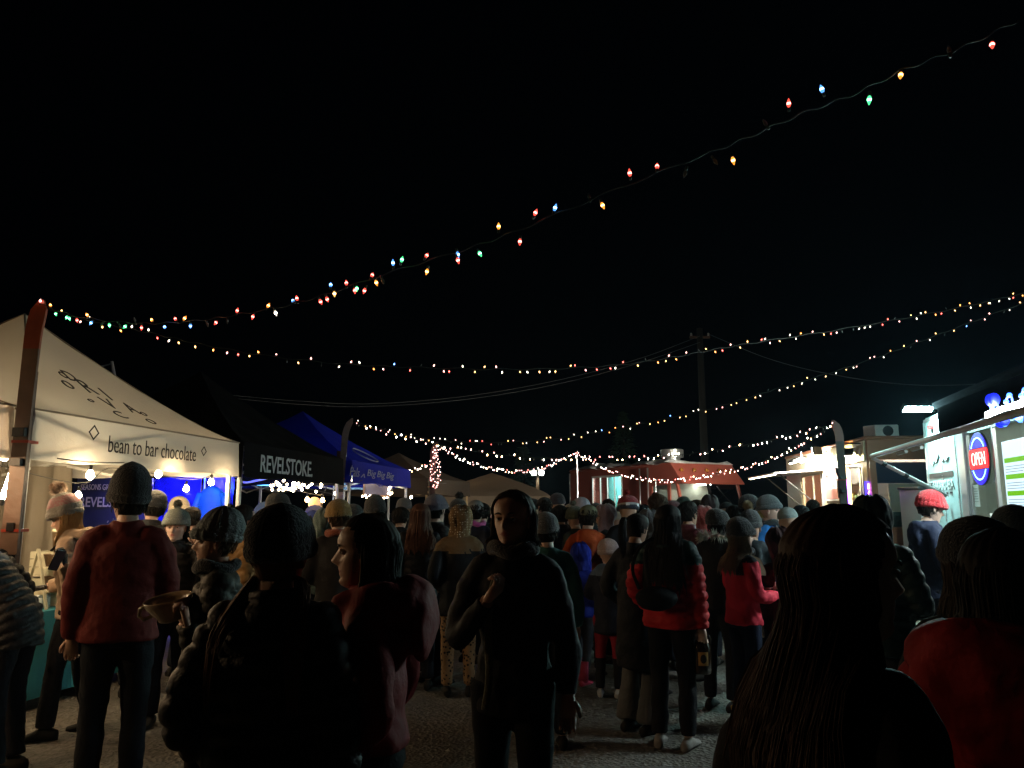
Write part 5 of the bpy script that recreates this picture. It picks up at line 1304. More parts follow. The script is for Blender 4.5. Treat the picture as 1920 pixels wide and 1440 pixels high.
    # ---- shoes
    for k, L_ in enumerate(LEG):
        f = MB(); bx_, by_ = L_[2][0] * s, L_[2][1] * s; sg = -1 if k == 0 else 1
        R_ = []
        for yy, hw_, hz in ((-.085, .012, .05), (-.08, .03, .07), (-.05, .036, .085), (0, .037, .1), (.04, .038, .085), (.09, .044, .062), (.135, .043, .048), (.17, .03, .038), (.18, .01, .03)):
            R_.append([Vector((bx_ + hw_ * s * math.cos(a) * (1 if math.sin(a) > 0 else 1.05) + sg * .12 * yy * s, by_ + yy * s, max(0.0, (hz * (.5 + .5 * math.sin(a)) if math.sin(a) > 0 else .5 * hz + .5 * hz * math.sin(a) * 1.0)) * s)) for a in [2 * math.pi * q / 12 for q in range(12)]])
        f.rings(R_, 0)
        if boot: f.tube([(bx_, by_ - .01, .05 * s), (bx_, by_ - .01, boot[0] * s)], [.055 * s, .062 * s], 12, 0)
        f.build('boot' if boot else 'shoe', cloth(boot[1] if boot else shoe, 'nylon'), root, smooth=True)
    # ---- jacket
    col_, kind = jacket
    j = MB(); bk = bulk * (1.06 if kind == 'puffer' else 1.0)
    prof = [(hem, .188, .145, 0), (hem + .06, .183, .14, 0), (max(.98, hem + .1), .17, .132, 0), (1.08, .164, .126, .0), (1.2, .175, .13, .005), (1.3, .178, .13, .005), (1.37, .152, .112, -.005), (1.415, .1, .085, -.005), (1.45, .076, .076, .0), (1.49, .073, .08, .008)]
    if hem < .75: prof.insert(1, ((hem + .9) / 2, .188, .145, 0))
    R_ = [[B((hx * bk * math.cos(a), y0_ + hy * bk * math.sin(a), z)) for a in [2 * math.pi * q / 22 for q in range(22)]] for z, hx, hy, y0_ in prof]
    j.rings(R_)
    wrist_r = .047
    for pth in paths:
        rr = np.interp(np.linspace(0, 1, 15), [0, .22, .3, .6, .85, 1], [.06, .074, .073, .062, .054, wrist_r]) * bk
        j.tube(pth[:-1] + [pth[-1] - (pth[-1] - pth[-2]) * .15], [q * s for q in rr], 12)
    if hood and hood[0] == 'down':
        for (x_, y_, z_, a_, b_, c_) in ((0, -.1, 1.435, .125, .05, .06), (-.08, -.045, 1.445, .045, .08, .045), (.08, -.045, 1.445, .045, .08, .045), (0, -.135, 1.36, .11, .035, .1), (-.07, .03, 1.43, .03, .06, .04), (.07, .03, 1.43, .03, .06, .04)):
            hm = hood[1] if len(hood) > 1 else 1.0
            q = Matrix.Translation(B((x_ * hm, y_ * hm, z_))); j.ell((0, 0, 0), (a_ * s * hm, b_ * s * hm, c_ * s * hm), 14, 9, 0, q)
    me = remesh(j, vox, 2 if kind == 'puffer' else 4)
    V = np.zeros(len(me.vertices) * 3); me.vertices.foreach_get('co', V); V = V.reshape(-1, 3)
    dl, pl = seg_dist(V, [tuple(p) for p in paths[0][3:]]); dr_, pr_ = seg_dist(V, [tuple(p) for p in paths[1][3:]])
    on_arm = (np.minimum(dl, dr_) < .098 * s * bk) & (np.abs(V[:, 0]) > .1 * s)
    q = np.where(on_arm, np.where(dl < dr_, pl, pr_), V[:, 2] + V[:, 1] * math.tan(ln) * .7) / s
    fold_disp(me, (.0085 if near else .0065) if kind != 'puffer' else .004, s, seed=r.random() * 50, quilt=(q if kind == 'puffer' else None))
    me.materials.append(cloth(col_, kind)); me.name = 'jacket'
    if yoke or sleeve:
        n_ = 1; ids = np.zeros(len(V), int)
        if yoke: me.materials.append(cloth(yoke[0], kind)); ids[(V[:, 2] + V[:, 1] * math.tan(ln) > yoke[1] * s) & (~on_arm | (V[:, 2] > (yoke[1] + .03) * s))] = n_; n_ += 1
        if sleeve: me.materials.append(cloth(sleeve, kind)); ids[on_arm] = n_; n_ += 1
        fi = [int(ids[p.vertices[0]]) for p in me.polygons]; me.polygons.foreach_set('material_index', fi)
    me.polygons.foreach_set('use_smooth', [True] * len(me.polygons)); inst('jacket', me, root)
    # ---- scarf / fur collar / strap
    if scarf:
        m_ = MB(); pts = [B((.088 * math.cos(a), .012 + .09 * math.sin(a), 1.47 + .012 * math.sin(3 * a))) for a in [2 * math.pi * q_ / 20 for q_ in range(21)]]
        m_.tube(pts, .034 * s, 10); me = remesh(m_, .012, 2); fold_disp(me, .006, s, 3); me.materials.append(cloth(scarf, 'wool')); me.polygons.foreach_set('use_smooth', [True] * len(me.polygons)); inst('scarf', me, root)
    if fur:
        m_ = MB()
        for i in range(520):
            a = r.uniform(0, 6.28); b_ = r.uniform(-1.2, 1.2); R0 = .125; cpt = Vector((R0 * math.cos(a), -.045 + .1 * math.sin(a), 1.47 + .03 * math.sin(a) * -1))
            out = Vector((math.cos(a) * math.cos(b_), math.sin(a) * math.cos(b_), math.sin(b_) + .1)).normalized()
            p0 = cpt + out * .012; p1 = cpt + out * r.uniform(.05, .075) + Vector((r.uniform(-.02, .02), r.uniform(-.02, .02), r.uniform(-.025, .01)))
            sd = out.orthogonal().normalized() * .006
            m_.add([B(p0 - sd), B(p0 + sd), B(p1)], [(0, 1, 2)])
        m_.build('fur_trim', mat('fur', fur, .8, 0, 0, 1, .3, 40), root)
    if strap:
        m_ = MB(); pts = [B(p) for p in ((-.13, .1, 1.36), (-.135, -.02, 1.43), (-.13, -.14, 1.36), (-.11, -.165, 1.2), (-.09, -.15, 1.05))]
        m_.tube(smooth_path(pts, 16), .022 * s, 6, flat=.35); m_.build('backpack_strap', cloth(strap, 'nylon'), root, smooth=True)
    if vest:
        m_ = MB(); pts = [B(p) for p in ((.06, .11, 1.36), (.085, .132, 1.25), (.09, .125, 1.1), (.085, .13, .95), (.1, .14, hem + .03))]
        m_.tube(smooth_path(pts, 16), .016 * s, 8, flat=.5); m_.build('coat_facing', cloth(vest, 'fleece'), root, smooth=True)
    # ---- hair
    if hair: make_hair(root, T, hair, r, B, s, near, hat is not None, hood, Y)
    # ---- hats and hoods
    if hat: make_hat(root, T, hat, r, near)
    if hood and hood[0] == 'up': make_hood(root, T, cloth(col_ if len(hood) < 2 else hood[1], kind if len(hood) < 3 else hood[2]), near, hood)
    return root
def hash_label(t):
    h = 7
    for ch in t: h = (h * 131 + ord(ch)) % 1000003
    return h
def fold_disp(me, amp, s, seed=0.0, quilt=None):
    n = len(me.vertices); V = np.zeros(n * 3); N = np.zeros(n * 3)
    me.vertices.foreach_get('co', V); me.vertices.foreach_get('normal', N); V = V.reshape(-1, 3); N = N.reshape(-1, 3)
    rg = np.random.default_rng(int(seed * 1000) + 1); d = np.zeros(n)
    for i in range(9):
        k = rg.normal(size=3) * np.array([13, 13, 17]) * (1 + i * .32); d += np.sin(V @ k + rg.uniform(0, 6.28) + 1.4 * np.sin(V @ k[::-1] * .4)) / (1 + i * .35)
    disp = amp * d * .42
    if quilt is not None:
        quilt = quilt + .009 * np.sin(V @ np.array([9., 7., 4.]) + seed) + .006 * np.sin(V @ np.array([-17., 21., 9.]) + seed * 2)
        amp_q = .9 + .25 * np.sin(V @ np.array([23., -19., 14.]) + seed)
    if quilt is not None: disp = disp + .021 * s * amp_q * (np.abs(np.sin(math.pi * quilt / .066)) ** .6 - .7)
    V += N * disp[:, None]
    me.vertices.foreach_set('co', V.ravel()); me.update()
def torso_clear(p, s, bk=1.1):
    z = p.z / s
    if z > 1.43: return p
    rx = .215 * bk * s if z > 1.2 else .2 * bk * s; ry = (.098 + .06 * min(1, max(0, (1.43 - z) / .12))) * bk * s
    k = 1 - (p.x / rx) ** 2
    if k <= 0: return p
    lim = ry * math.sqrt(max(.2, k)) + .01
    if p.y < .03 * s: return Vector((p.x, min(p.y, -lim), p.z))
    return Vector((p.x, max(p.y, lim), p.z))
def make_hair(root, T, spec, r, B, s, near, hatted, hood, Y=9):
    kind, color = spec[0], spec[1]; m = hairmat(color)
    mb = MB(); nt, npn = 22, (120 if near else 56)
    L = spec[2] if len(spec) > 2 else .3
    ts = np.linspace(.2, 1.0, nt); ph = np.linspace(-math.pi, math.pi, npn)
    tt, pp = np.meshgrid(ts, ph, indexing='ij')
    fr = r.uniform(0, 6)
    strand = np.sin(pp * 23 + tt * 5 + fr) + .7 * np.sin(pp * 53 - tt * 7) + .5 * np.sin(pp * 97 + tt * 3)
    off = .013 + .0008 * strand
    if hatted: off = off * .6
    V = head_point(tt, pp, off, 0.0)
    V[..., 1] -= .002
    F = []
    def hairline(t0):
        if t0 >= .8: return 1.15 - (t0 - .8) * 14
        return 1.25 + max(0, .75 - t0) * .7
    for i in range(nt - 1):
        for j in range(npn - 1):
            t0, a0 = ts[i], abs((ph[j] + ph[j + 1]) / 2)
            if a0 > hairline(t0) and not (t0 < .34 and a0 < 2.0 and kind not in ('bob', 'long')): F.append((i * npn + j, i * npn + j + 1, (i + 1) * npn + j + 1, (i + 1) * npn + j))
    mb.add([T @ Vector(v) for v in V.reshape(-1, 3)], F)
    up = Vector((0, 0, 1))
    def w(x, y, z): return T @ Vector((x, y, z))
    def sp(t, a, o): return T @ Vector(head_point(np.array(t), np.array(a), o, 0.))
    def fall(a, o, l, jit=0.0):
        q2 = sp(.2, a, o); q5 = sp(.52, a, o); q2 = Vector((q2.x * .1 + q5.x * .9, q2.y * .1 + q5.y * .9, q2.z)); dirn = q2 - w(0, -.01, .05); dirn.z = 0; dirn = dirn.normalized(); fl = .012 + .05 * min(1, l / .35)
        out = [q2]
        for k in range(1, 8):
            f = k / 7; p = q2 + dirn * fl * (f ** .7) * (1 + jit) + Vector((0, 0, -l * f)) + Vector((jit * .03 * f, jit * .02, 0))
            out.append(torso_clear(p, s))
        return out
    if kind in ('bob', 'long'):                     # the hanging mass as one sheet, strands on top
        cols = [a for a in np.linspace(1.55, 2 * math.pi - 1.55, 90 if near else 40)]
        rows = []
        for k, a in enumerate(cols):
            aa = a if a <= math.pi else a - 2 * math.pi
            o = .015 + .0018 * math.sin(a * 31 + fr) + .0012 * math.sin(a * 67) + .003 * math.sin(a * 5 + fr)
            l = L * (.9 + .1 * math.sin(a * 13 + fr) + .05 * math.sin(a * 41))
            rows.append([sp(.5, aa, o + .003), sp(.35, aa, o + .004)] + fall(aa, o + .006, l))
        n = len(rows[0]); V = [p for row in rows for p in row]
        mb.add(V, [(i * n + j, (i + 1) * n + j, (i + 1) * n + j + 1, i * n + j + 1) for i in range(len(rows) - 1) for j in range(n - 1)])
    cnt = {'short': 90, 'bob': 130, 'long': 150, 'ponytail': 60, 'bun': 60, 'pigtails': 60}.get(kind, 60) * ((4 if Y < 3 else 2) if near else 1)
    k_r = .26 if near else .6
    for i in range(cnt):
        a = r.uniform(1.55, math.pi) * r.choice((-1, 1))
        if kind in ('bob', 'long'):
            t0 = r.uniform(.5, .97); o = .014 + r.uniform(0, .01)
            f = fall(a, o + .004, L * r.uniform(.5, .97), r.uniform(-.35, .35))
            pts = smooth_path([sp(t0, a, .013), sp(max(.35, t0 - .3), a, o)] + f[::2] + [f[-1]], 11); rr = [.006, .01, .011, .011, .011, .011, .01, .009, .008, .005, .0015]
        elif kind == 'short':
            t0 = r.uniform(.35, .97); q0 = sp(t0, a, .01); q1 = sp(max(.24, t0 - .2), a + r.uniform(-.35, .35), .016 + r.uniform(0, .014))
            pts = smooth_path([q0, q0.lerp(q1, .5) + (q0 - w(0, 0, .12)).normalized() * .008, q1], 5); rr = [.007, .01, .01, .007, .0015]
        else:
            t0 = r.uniform(.35, .9); knot = w(0, -.115, .16 if kind != 'bun' else .2); q0 = sp(t0, a, .013)
            q1 = sp(min(.85, max(.5, t0)), math.copysign(max(abs(a), 2.4), a), .016); pts = smooth_path([q0, q1, knot], 7); rr = [.006, .009, .009, .009, .008, .008, .006]
        mb.tube(pts, [q * k_r * s for q in rr], 4, flat=.5)
    n2 = 2 if near else 1
    if kind == 'ponytail':
        k = w(0, -.125, .16); bd = (T.to_3x3() @ Vector((0, -1, 0))).normalized()
        for i in range(40 * n2):
            a = r.uniform(0, 6.28); o = Vector((math.cos(a), math.sin(a), 0)) * .024 * r.random() ** .5; l = L * r.uniform(.7, 1.05)
            mb.tube(smooth_path([k + o * .3, k + bd * .05 + o + up * .005, torso_clear(k + bd * .07 + o * 1.4 - up * l * .5, s), torso_clear(k + bd * .055 + o * .8 - up * l, s)], 8), [q * k_r * 1.2 for q in (.008, .01, .011, .011, .01, .009, .006, .002)], 4)
    if kind == 'bun':
        k = w(0, -.12, .2)
        for i in range(16 * n2):
            ax = r.uniform(0, 6.28); rad = r.uniform(.02, .04); pts = [k + T.to_3x3() @ (Matrix.Rotation(ax, 3, 'Y') @ Vector((rad * math.cos(q), .02 * math.sin(q * 2) * .5, rad * math.sin(q)))) for q in [j * .628 for j in range(11)]]
            mb.tube(pts, .011 * k_r * 1.4, 4)
    if kind == 'pigtails':
        for sg in (-1, 1):
            k = w(sg * .066, -.03, .055); sd = (T.to_3x3() @ Vector((sg, .0, 0))).normalized()
            for i in range(36 * n2):
                a = r.uniform(0, 6.28); o = Vector((math.cos(a), math.sin(a), 0)) * .026 * r.random() ** .5; l = L * r.uniform(.75, 1.05)
                mb.tube(smooth_path([k + o * .3, k + sd * .02 + o - up * .04, torso_clear(k + sd * .05 + o - up * l * .5, s), torso_clear(k + sd * .06 + o * .6 - up * l, s)], 8), [q * k_r * 1.2 for q in (.008, .011, .011, .011, .01, .008, .005, .002)], 4)
    mb.build('hair', m, root, smooth=True)
def make_hat(root, T, spec, r, near):
    kind, color = spec[0], spec[1]; opt = spec[2] if len(spec) > 2 else {}
    m = opt.get('mat') or cloth(color, 'wool')
    nphi = 64 if near else 36
    if kind == 'beanie':
        t0 = opt.get('t0', .62); sl = opt.get('slouch', .03); rb = opt.get('ribs', 26); amp = opt.get('amp', .0022)
        mb = MB(); R = []
        n = 16
        for i in range(n):
            f = i / (n - 1); t = t0 + (1 - t0) * (f ** .9)
            ring = []
            for j in range(nphi):
                a = -math.pi + 2 * math.pi * j / nphi
                tl = min(1, t - (.1 * (1 - math.cos(a)) / 2) * (1 - f))
                o = .014 + amp * math.sin(a * rb) * (1 - f * .6) + .012 * math.sin(math.pi * f)
                p = head_point(np.array(tl), np.array(a), o, 0.); p = Vector(p)
                if f > .96: p.x *= .25; p.y *= .25
                p.z += sl * f ** 1.5; p.y -= opt.get('back', .012) * f
                if p.y > 0 and f < .3: p.y += .006
                ring.append(T @ p)
            R.append(ring)
        mb.rings(R, 0, False, True); hatm = [m]
        if opt.get('color2'):
            hatm.append(opt.get('mat2') or cloth(opt['color2'], 'wool')); lo, hi = opt.get('band', (.35, .7))
            for k in range(len(mb.I)):
                f = (k // nphi) / (n - 1)
                if lo < f < hi: mb.I[k] = 1
        ho = mb.build('beanie', hatm, root, smooth=True)
        cm = opt.get('cuff_mat') or (cloth(opt['cuff'], 'wool') if opt.get('cuff') else m)
        mb = MB(); R = []
        for (dt, o) in ((-.015, .016), (-.02, .024), (.05, .029), (.13, .028), (.19, .023), (.2, .014)):
            ring = []
            for j in range(nphi):
                a = -math.pi + 2 * math.pi * j / nphi
                t = t0 + dt - .1 * (1 - math.cos(a)) / 2
                p = Vector(head_point(np.array(t), np.array(a), o + amp * 1.2 * math.sin(a * rb), 0.))
                if p.y > 0: p.y += .006
                ring.append(T @ p)
            R.append(ring)
        mb.rings(R, 0, False, False); mb.build('cuff', cm, ho, smooth=True)
        if opt.get('pom'):
            mb = MB(); c = T @ Vector((0, -opt.get('back', .012), HH + sl + .045)); pr = opt.get('pomr', .05) * T.to_scale().x
            mb.ell(c, (pr * .75,) * 3, 10, 8)
            for i in range(700 if near else 320):
                d = Vector((r.gauss(0, 1), r.gauss(0, 1), r.gauss(0, 1))).normalized(); sd = d.orthogonal().normalized() * .005; e = d * pr * r.uniform(.95, 1.2)
                mb.add([c + d * pr * .6 - sd, c + d * pr * .6 + sd, c + e + Vector((0, 0, -.003))], [(0, 1, 2)])
            mb.build('pompom', mat('pompom_yarn', opt['pom'], .9, 0, 0, 1, .3, 50), ho)
        if opt.get('patch'):
            for a in opt['patch']:
                p = T @ Vector(head_point(np.array(t0 + .06), np.array(a), .034, 0.)); q = T @ Matrix.Rotation(-a, 4, 'Z') @ Matrix.Translation((0, 0, 0))
                mb = MB(); pts = [T @ Vector(head_point(np.array(t0 + .06 + dz), np.array(a + da), .0325, 0.)) for da, dz in ((-.16, -.05), (.16, -.05), (.16, .07), (-.16, .07))]
                mb.add(pts, [(0, 1, 2, 3)]); mb.build('patch', M_PRINTW, ho)
    elif kind == 'cap':
        mb = MB(); R = []; n = 12; t0 = .64
        for i in range(n):
            f = i / (n - 1); ring = []
            for j in range(nphi):
                a = -math.pi + 2 * math.pi * j / nphi; t = t0 + (1 - t0) * f
                p = Vector(head_point(np.array(min(1, t)), np.array(a), .012 + .003 * math.sin(math.pi * f), 0.)); 
                if f > .97: p.x *= .2; p.y *= .2
                p.z += .012 * f; ring.append(T @ p)
            R.append(ring)
        mb.rings(R, 0, False, True); ho = mb.build('cap', cloth(color, 'denim'), root, smooth=True)
        mb = MB(); A, Bq = [], []
        for j in range(13):
            a = -1.1 + 2.2 * j / 12; p = Vector(head_point(np.array(t0 + .02), np.array(a), .013, 0.)); d = Vector((math.sin(a) * .35, math.cos(a), -.22)).normalized(); e = p + d * .07 * math.cos(a * .9)
            A.append(p); Bq.append(e)
        V = [T @ p for p in A] + [T @ p for p in Bq] + [T @ (p - Vector((0, 0, .004))) for p in Bq] + [T @ (p - Vector((0, 0, .004))) for p in A]
        mb.add(V, [(k * 13 + j, k * 13 + j + 1, (k + 1) * 13 + j + 1, (k + 1) * 13 + j) for k in range(3) for j in range(12)]); mb.build('brim', cloth(opt.get('brim', color), 'denim'), ho, smooth=True)
def make_hood(root, T, m, near, spec):
    mb = MB(); nt, npn = 26, 44; ts = np.linspace(-.12, 1.0, nt); ph = np.linspace(-math.pi, math.pi, npn)
    V = []
    for t in ts:
        for a in ph:
            tc_ = min(1, max(.0, t)); o = .03 + .006 * math.sin(a * 5 + t * 4) + .004 * math.sin(a * 11 - t * 9)
            p = Vector(head_point(np.array(max(tc_, .3) if tc_ < .3 else tc_), np.array(a), o, 0.)); p.z = t * HH + (o * max(0, (t - .75) / .25))
            if t > .5: p.z += .012; p.y -= .01
            if abs(a) < 1.15: p.y += .012
            V.append(T @ p)
    F = []
    for i in range(nt - 1):
        for j in range(npn - 1):
            a = abs((ph[j] + ph[j + 1]) / 2); t = ts[i]
            open_ = .95 if t < .72 else .95 - (t - .72) * 5
            if a > open_: F.append((i * npn + j, i * npn + j + 1, (i + 1) * npn + j + 1, (i + 1) * npn + j))
    mb.add(V, F); o = mb.build('hood', m if not (len(spec) > 3) else spec[3], root, smooth=True)
    so_ = o.modifiers.new('thick', 'SOLIDIFY'); so_.thickness = .012; so_.offset = 1

# ---------------------------------------------------------------- the crowd
BLK = (.010, .010, .012); BLK2 = (.018, .017, .018); NAVY = (.012, .016, .035); OLIVE = (.028, .026, .016); MAROON = (.12, .014, .011); RED = (.5, .02, .025); ORANGE = (.42, .07, .015)
DKGREEN = (.014, .035, .032); TEALJ = (.03, .11, .10); GREY = (.12, .125, .13); DENIM = (.03, .04, .06); BROWNH = (.05, .025, .012); DARKH = (.012, .009, .007); BLOND = (.4, .24, .1)
# left side
person('person in a striped black puffer bending over the chocolate stall', -62, 1000, 5.05, 92, (BLK2, 'puffer'), hat=('beanie', (.45, .2, .2), {}), lean=38, H=1.68, arms=('reach', 'hold'), near=True, yoke=((.16, .18, .2), 1.395), hem=.78)
person('blonde woman in a patterned pompom hat and beige jacket', 128, 944, 5.9, 100, ((.42, .3, .21), 'nylon'), (BLK, 'denim'), hat=('beanie', (.16, .15, .13), {'pom': (.35, .26, .2), 'pomr': .058, 'color2': (.3, .1, .12), 'band': (.42, .78), 'slouch': .06, 't0': .6, 'mat2': dots_mat((.2, .08, .09), (.2, .17, .15), 90, .42)}), hair=('long', BLOND, .2), arms=(('to', P(122, 1056, 5.62)), 'hold'), lean=10, pitch=16, hood=('down', 1.1), H=1.68, near=True, gloves=BLK, strap=BLK, sleeve=None, shoe=(.015, .014, .013), stride=.12)
person('man in a maroon jacket and black beanie seen from behind', 242, 893, 4.5, 18, (MAROON, 'nylon'), ((.012, .014, .018), 'denim'), hat=('beanie', BLK, {'slouch': .085, 't0': .56}), hair=('short', DARKH), arms=('down', 'low'), yaw=30, hem=.86, near=True, bulk=1.08)
person('person in a wide black knit hat behind the maroon jacket', 287, 922, 7.2, 10, (BLK2, 'puffer'), hat=('beanie', BLK2, {'slouch': .04}), hair=('short', DARKH))
person('person in a cream beanie before the blue foil', 336, 930, 8.9, 10, (NAVY, 'puffer'), hat=('beanie', (.55, .45, .33), {'slouch': .045}))
person('dark-haired person half hidden behind the grey-hatted woman', 362, 950, 8.0, -20, (BLK, 'nylon'), hair=('short', DARKH))
person('smiling woman in a speckled pompom beanie facing the camera', 333, 953, 6.2, 196, (BLK2, 'puffer'), hat=('beanie', (.22, .24, .22), {'pom': (.3, .3, .27), 'pomr': .035, 'mat': dots_mat((.2, .23, .21), (.42, .42, .36), 110, .3)}), hair=('bob', DARKH, .06), arms=('wave', 'pocket'), yaw=-8, near=True, skin=2)
person('woman in a grey cable-knit beanie carrying a bowl', 410, 962, 3.75, 104, ((.024, .023, .018), 'puffer'), ((.012, .012, .013), 'denim'), hat=('beanie', (.2, .24, .24), {'ribs': 16, 'amp': .005, 'slouch': .05, 'back': .03, 't0': .6}), hair=('short', BROWNH), arms=(('to', P(352, 1172, 3.5)), ('to', P(345, 1166, 3.75))), near=True, skin=0, scarf=BLK, yaw=8, hem=.76)
person('dark-haired woman in a shiny gold-brown puffer', 457, 945, 6.3, -40, ((.3, .17, .06), 'puffer'), hair=('bun', DARKH), near=True)
person('woman in a black beanie and black puffer nearest the aisle', 530, 955, 2.35, -8, (BLK, 'puffer'), (BLK, 'denim'), hat=('beanie', (.008, .008, .009), {'slouch': .035, 't0': .55}), hair=('pigtails', (.12, .055, .025), .34), arms=('pocket', 'down'), near=True, bulk=1.12, hem=.72)
person('person in a round black hat with a pale collar', 522, 922, 7.4, -12, ((.03, .028, .026), 'nylon'), hat=('beanie', BLK2, {'slouch': .02}), hair=('short', BROWNH), scarf=(.35, .25, .16))
person('girl in a red hooded jacket looking towards the stalls', 690, 970, 2.55, 88, ((.2, .012, .012), 'nylon'), (BLK, 'denim'), hair=('bob', (.03, .018, .012), .13), arms=('pocket', 'pocket'), near=True, hood=('down', 1.35), skin=0, yaw=6, hem=.96)
person('person in an ochre beanie with a rust scarf', 637, 935, 6.4, 5, (BLK2, 'nylon'), hat=('beanie', (.3, .17, .04), {'slouch': .03}), scarf=(.3, .06, .02), hair=('short', BROWNH))
person('person with a violet collar behind the ochre beanie', 660, 944, 7.1, 20, ((.08, .05, .2), 'nylon'), hat=('beanie', BLK, {}))
person('person in a grey-green hood by the blue counter', 607, 956, 8.0, 30, ((.07, .1, .09), 'fleece'), hood=('up',), arms=('hold', 'pocket'))
person('person in a blue baseball cap by the blue counter', 588, 958, 8.8, 60, (NAVY, 'nylon'), hat=('cap', (.05, .07, .25)), hair=('short', DARKH))
person('tall person in a square black hat before the blue tent', 706, 934, 7.6, 0, (BLK, 'nylon'), hat=('beanie', BLK, {'slouch': .05}), hair=('short', DARKH))
person('dark-haired person in front of the blue tent leg', 752, 950, 8.6, 0, (BLK, 'nylon'), hair=('short', DARKH))
person('person in a dim grey beanie beyond the blue tent', 757, 934, 11.0, 30, (BLK2, 'nylon'), hat=('beanie', (.1, .1, .11), {}))
person('woman with long auburn hair in a black puffer', 787, 946, 7.4, 8, (BLK, 'puffer'), hair=('long', (.07, .03, .018), .28))
person('man in a grey-violet beanie turned to the right', 820, 930, 7.6, -50, (BLK2, 'puffer'), hat=('beanie', (.1, .095, .14), {}), hair=('short', DARKH), skin=2)
person('person in a black pompom hat in the mid crowd', 858, 932, 9.4, 0, (BLK, 'nylon'), hat=('beanie', BLK, {'pom': BLK2, 'pomr': .05}))
person('woman in a dotted brown hood and leopard trousers', 862, 953, 7.1, 4, (BLK, 'nylon'), ('leopard', 'x'), arms=('pocket', 'hold'), hood=('up', BLK, 'fleece', dots_mat((.14, .075, .025), (.6, .52, .4), 46, .24)), hem=.72, sleeve=None, yoke=((.16, .1, .05), 1.3), bulk=1.1)
person('person in a grey cap with a pink scarf', 893, 936, 8.7, -30, (NAVY, 'nylon'), hat=('cap', (.18, .18, .18)), scarf=(.5, .06, .25), hair=('short', DARKH), skin=2)
person('woman with curly dark hair in a black coat facing the camera', 962, 920, 3.4, 172, (BLK, 'nylon'), (BLK, 'denim'), hair=('bob', (.035, .02, .013), .045), vest=(.07, .065, .03), arms=('down', 'collar'), near=True, skin=0, yaw=-14, pitch=-2, hem=.8, bulk=.92, stride=.14, scarf=BLK2)
person('person in a grey beanie and dark teal jacket', 1024, 964, 5.6, 6, (TEALJ, 'nylon'), hat=('beanie', (.1, .1, .1), {'ribs': 20}), hair=('short', DARKH), arms=('down', 'down'), sleeve=None)
person('person in a dark hat just right of the curly-haired woman', 1000, 934, 11.5, 0, (BLK, 'nylon'), hat=('beanie', BLK, {}))
person('person in a dark cap with a grey front in the back row', 1021, 934, 10.4, 10, (BLK, 'nylon'), hat=('cap', (.06, .06, .06)), hair=('short', DARKH))
person('tall person in a dark plum beanie in the back row', 1046, 926, 10.9, 0, ((.03, .02, .03), 'nylon'), hat=('beanie', (.035, .025, .035), {}))
person('person in a pale knit hat in the back row', 1070, 942, 11.8, 0, (GREY, 'nylon'), hat=('beanie', (.35, .27, .18), {}))
person('person in an orange jacket and olive cap', 1102, 946, 7.9, -12, (ORANGE, 'nylon'), hat=('cap', (.16, .16, .1)), hair=('short', DARKH), arms=('pocket', 'down'), hood=('down', .9))
person('person in a lilac-white beanie behind the olive cap', 1090, 936, 9.3, 10, (BLK, 'nylon'), hat=('beanie', (.4, .36, .42), {}))
person('woman in a dusky pink scarf hood beside the orange jacket', 1134, 948, 8.6, 60, (BLK2, 'nylon'), hood=('up', (.24, .15, .16), 'wool'), skin=0)
person('person with short dark hair before the lit truck window', 1140, 936, 12.4, 0, (BLK, 'nylon'), hair=('short', DARKH))
person('person in a cream knit hat under the truck window', 1158, 950, 10.2, 0, (GREY, 'nylon'), hat=('beanie', (.5, .42, .3), {}))
person('child in a royal blue hood and pink boots', 1090, 1024, 7.7, -30, ((.015, .03, .3), 'nylon'), ((.03, .03, .035), 'denim'), hood=('up',), arms=('hold', 'pocket'), child=True, boot=(.3, (.45, .05, .1)), stride=.16, group='children in the night crowd')
person('child in a pale pink beanie and slate blue hood', 1138, 1013, 7.2, -14, ((.02, .022, .035), 'nylon'), ((.3, .02, .035), 'nylon'), hat=('beanie', (.5, .36, .33), {'t0': .55}), hood=('down', 1.2), yoke=((.1, .14, .2), 1.36), child=True, legcol2=(BLK, .42), shoe=(.4, .4, .4), hem=.7, group='children in the night crowd')
person('person in a red, white and navy beanie', 1178, 929, 7.9, 0, (BLK, 'nylon'), hat=('beanie', (.35, .025, .03), {'cuff': (.02, .025, .05), 'color2': (.5, .5, .52), 'band': (.12, .34), 'patch': (2.6, -2.7, 3.6), 'pom': (.35, .03, .03), 'pomr': .03}))
person('woman with a dark ponytail in a long black coat', 1192, 965, 6.0, -48, (BLK, 'nylon'), ((.1, .1, .1), 'denim'), hair=('ponytail', DARKH, .3), arms=('pocket', 'pocket'), hem=.5, flare=1.7, near=True, pitch=12, skin=1)
person('man with swept dark hair behind the red puffer', 1233, 930, 8.2, 12, (BLK, 'nylon'), hair=('short', BROWNH), skin=0)
person('woman in a red puffer with a dark green yoke holding a jug', 1252, 949, 5.65, -26, (RED, 'puffer'), (BLK, 'denim'), hair=('long', DARKH, .42), arms=('pocket', 'bag'), yoke=(DKGREEN, 1.26), near=True, hem=.84, bulk=1.06, yaw=-18, hood=('down', .8), skin=2, shoe=(.2, .19, .18), strap=BLK)
person('dark-haired woman in a maroon jacket in profile', 1292, 946, 7.7, -62, ((.09, .02, .025), 'puffer'), hair=('short', DARKH), skin=1)
person('person in a red and olive hood before the truck windscreen', 1318, 952, 8.5, -20, ((.3, .02, .04), 'nylon'), hood=('up', (.3, .05, .04), 'fleece'), skin=2)
person('person in a dark brown hood in front of the truck nose', 1330, 932, 10.2, 0, ((.05, .035, .035), 'nylon'), hood=('up',))
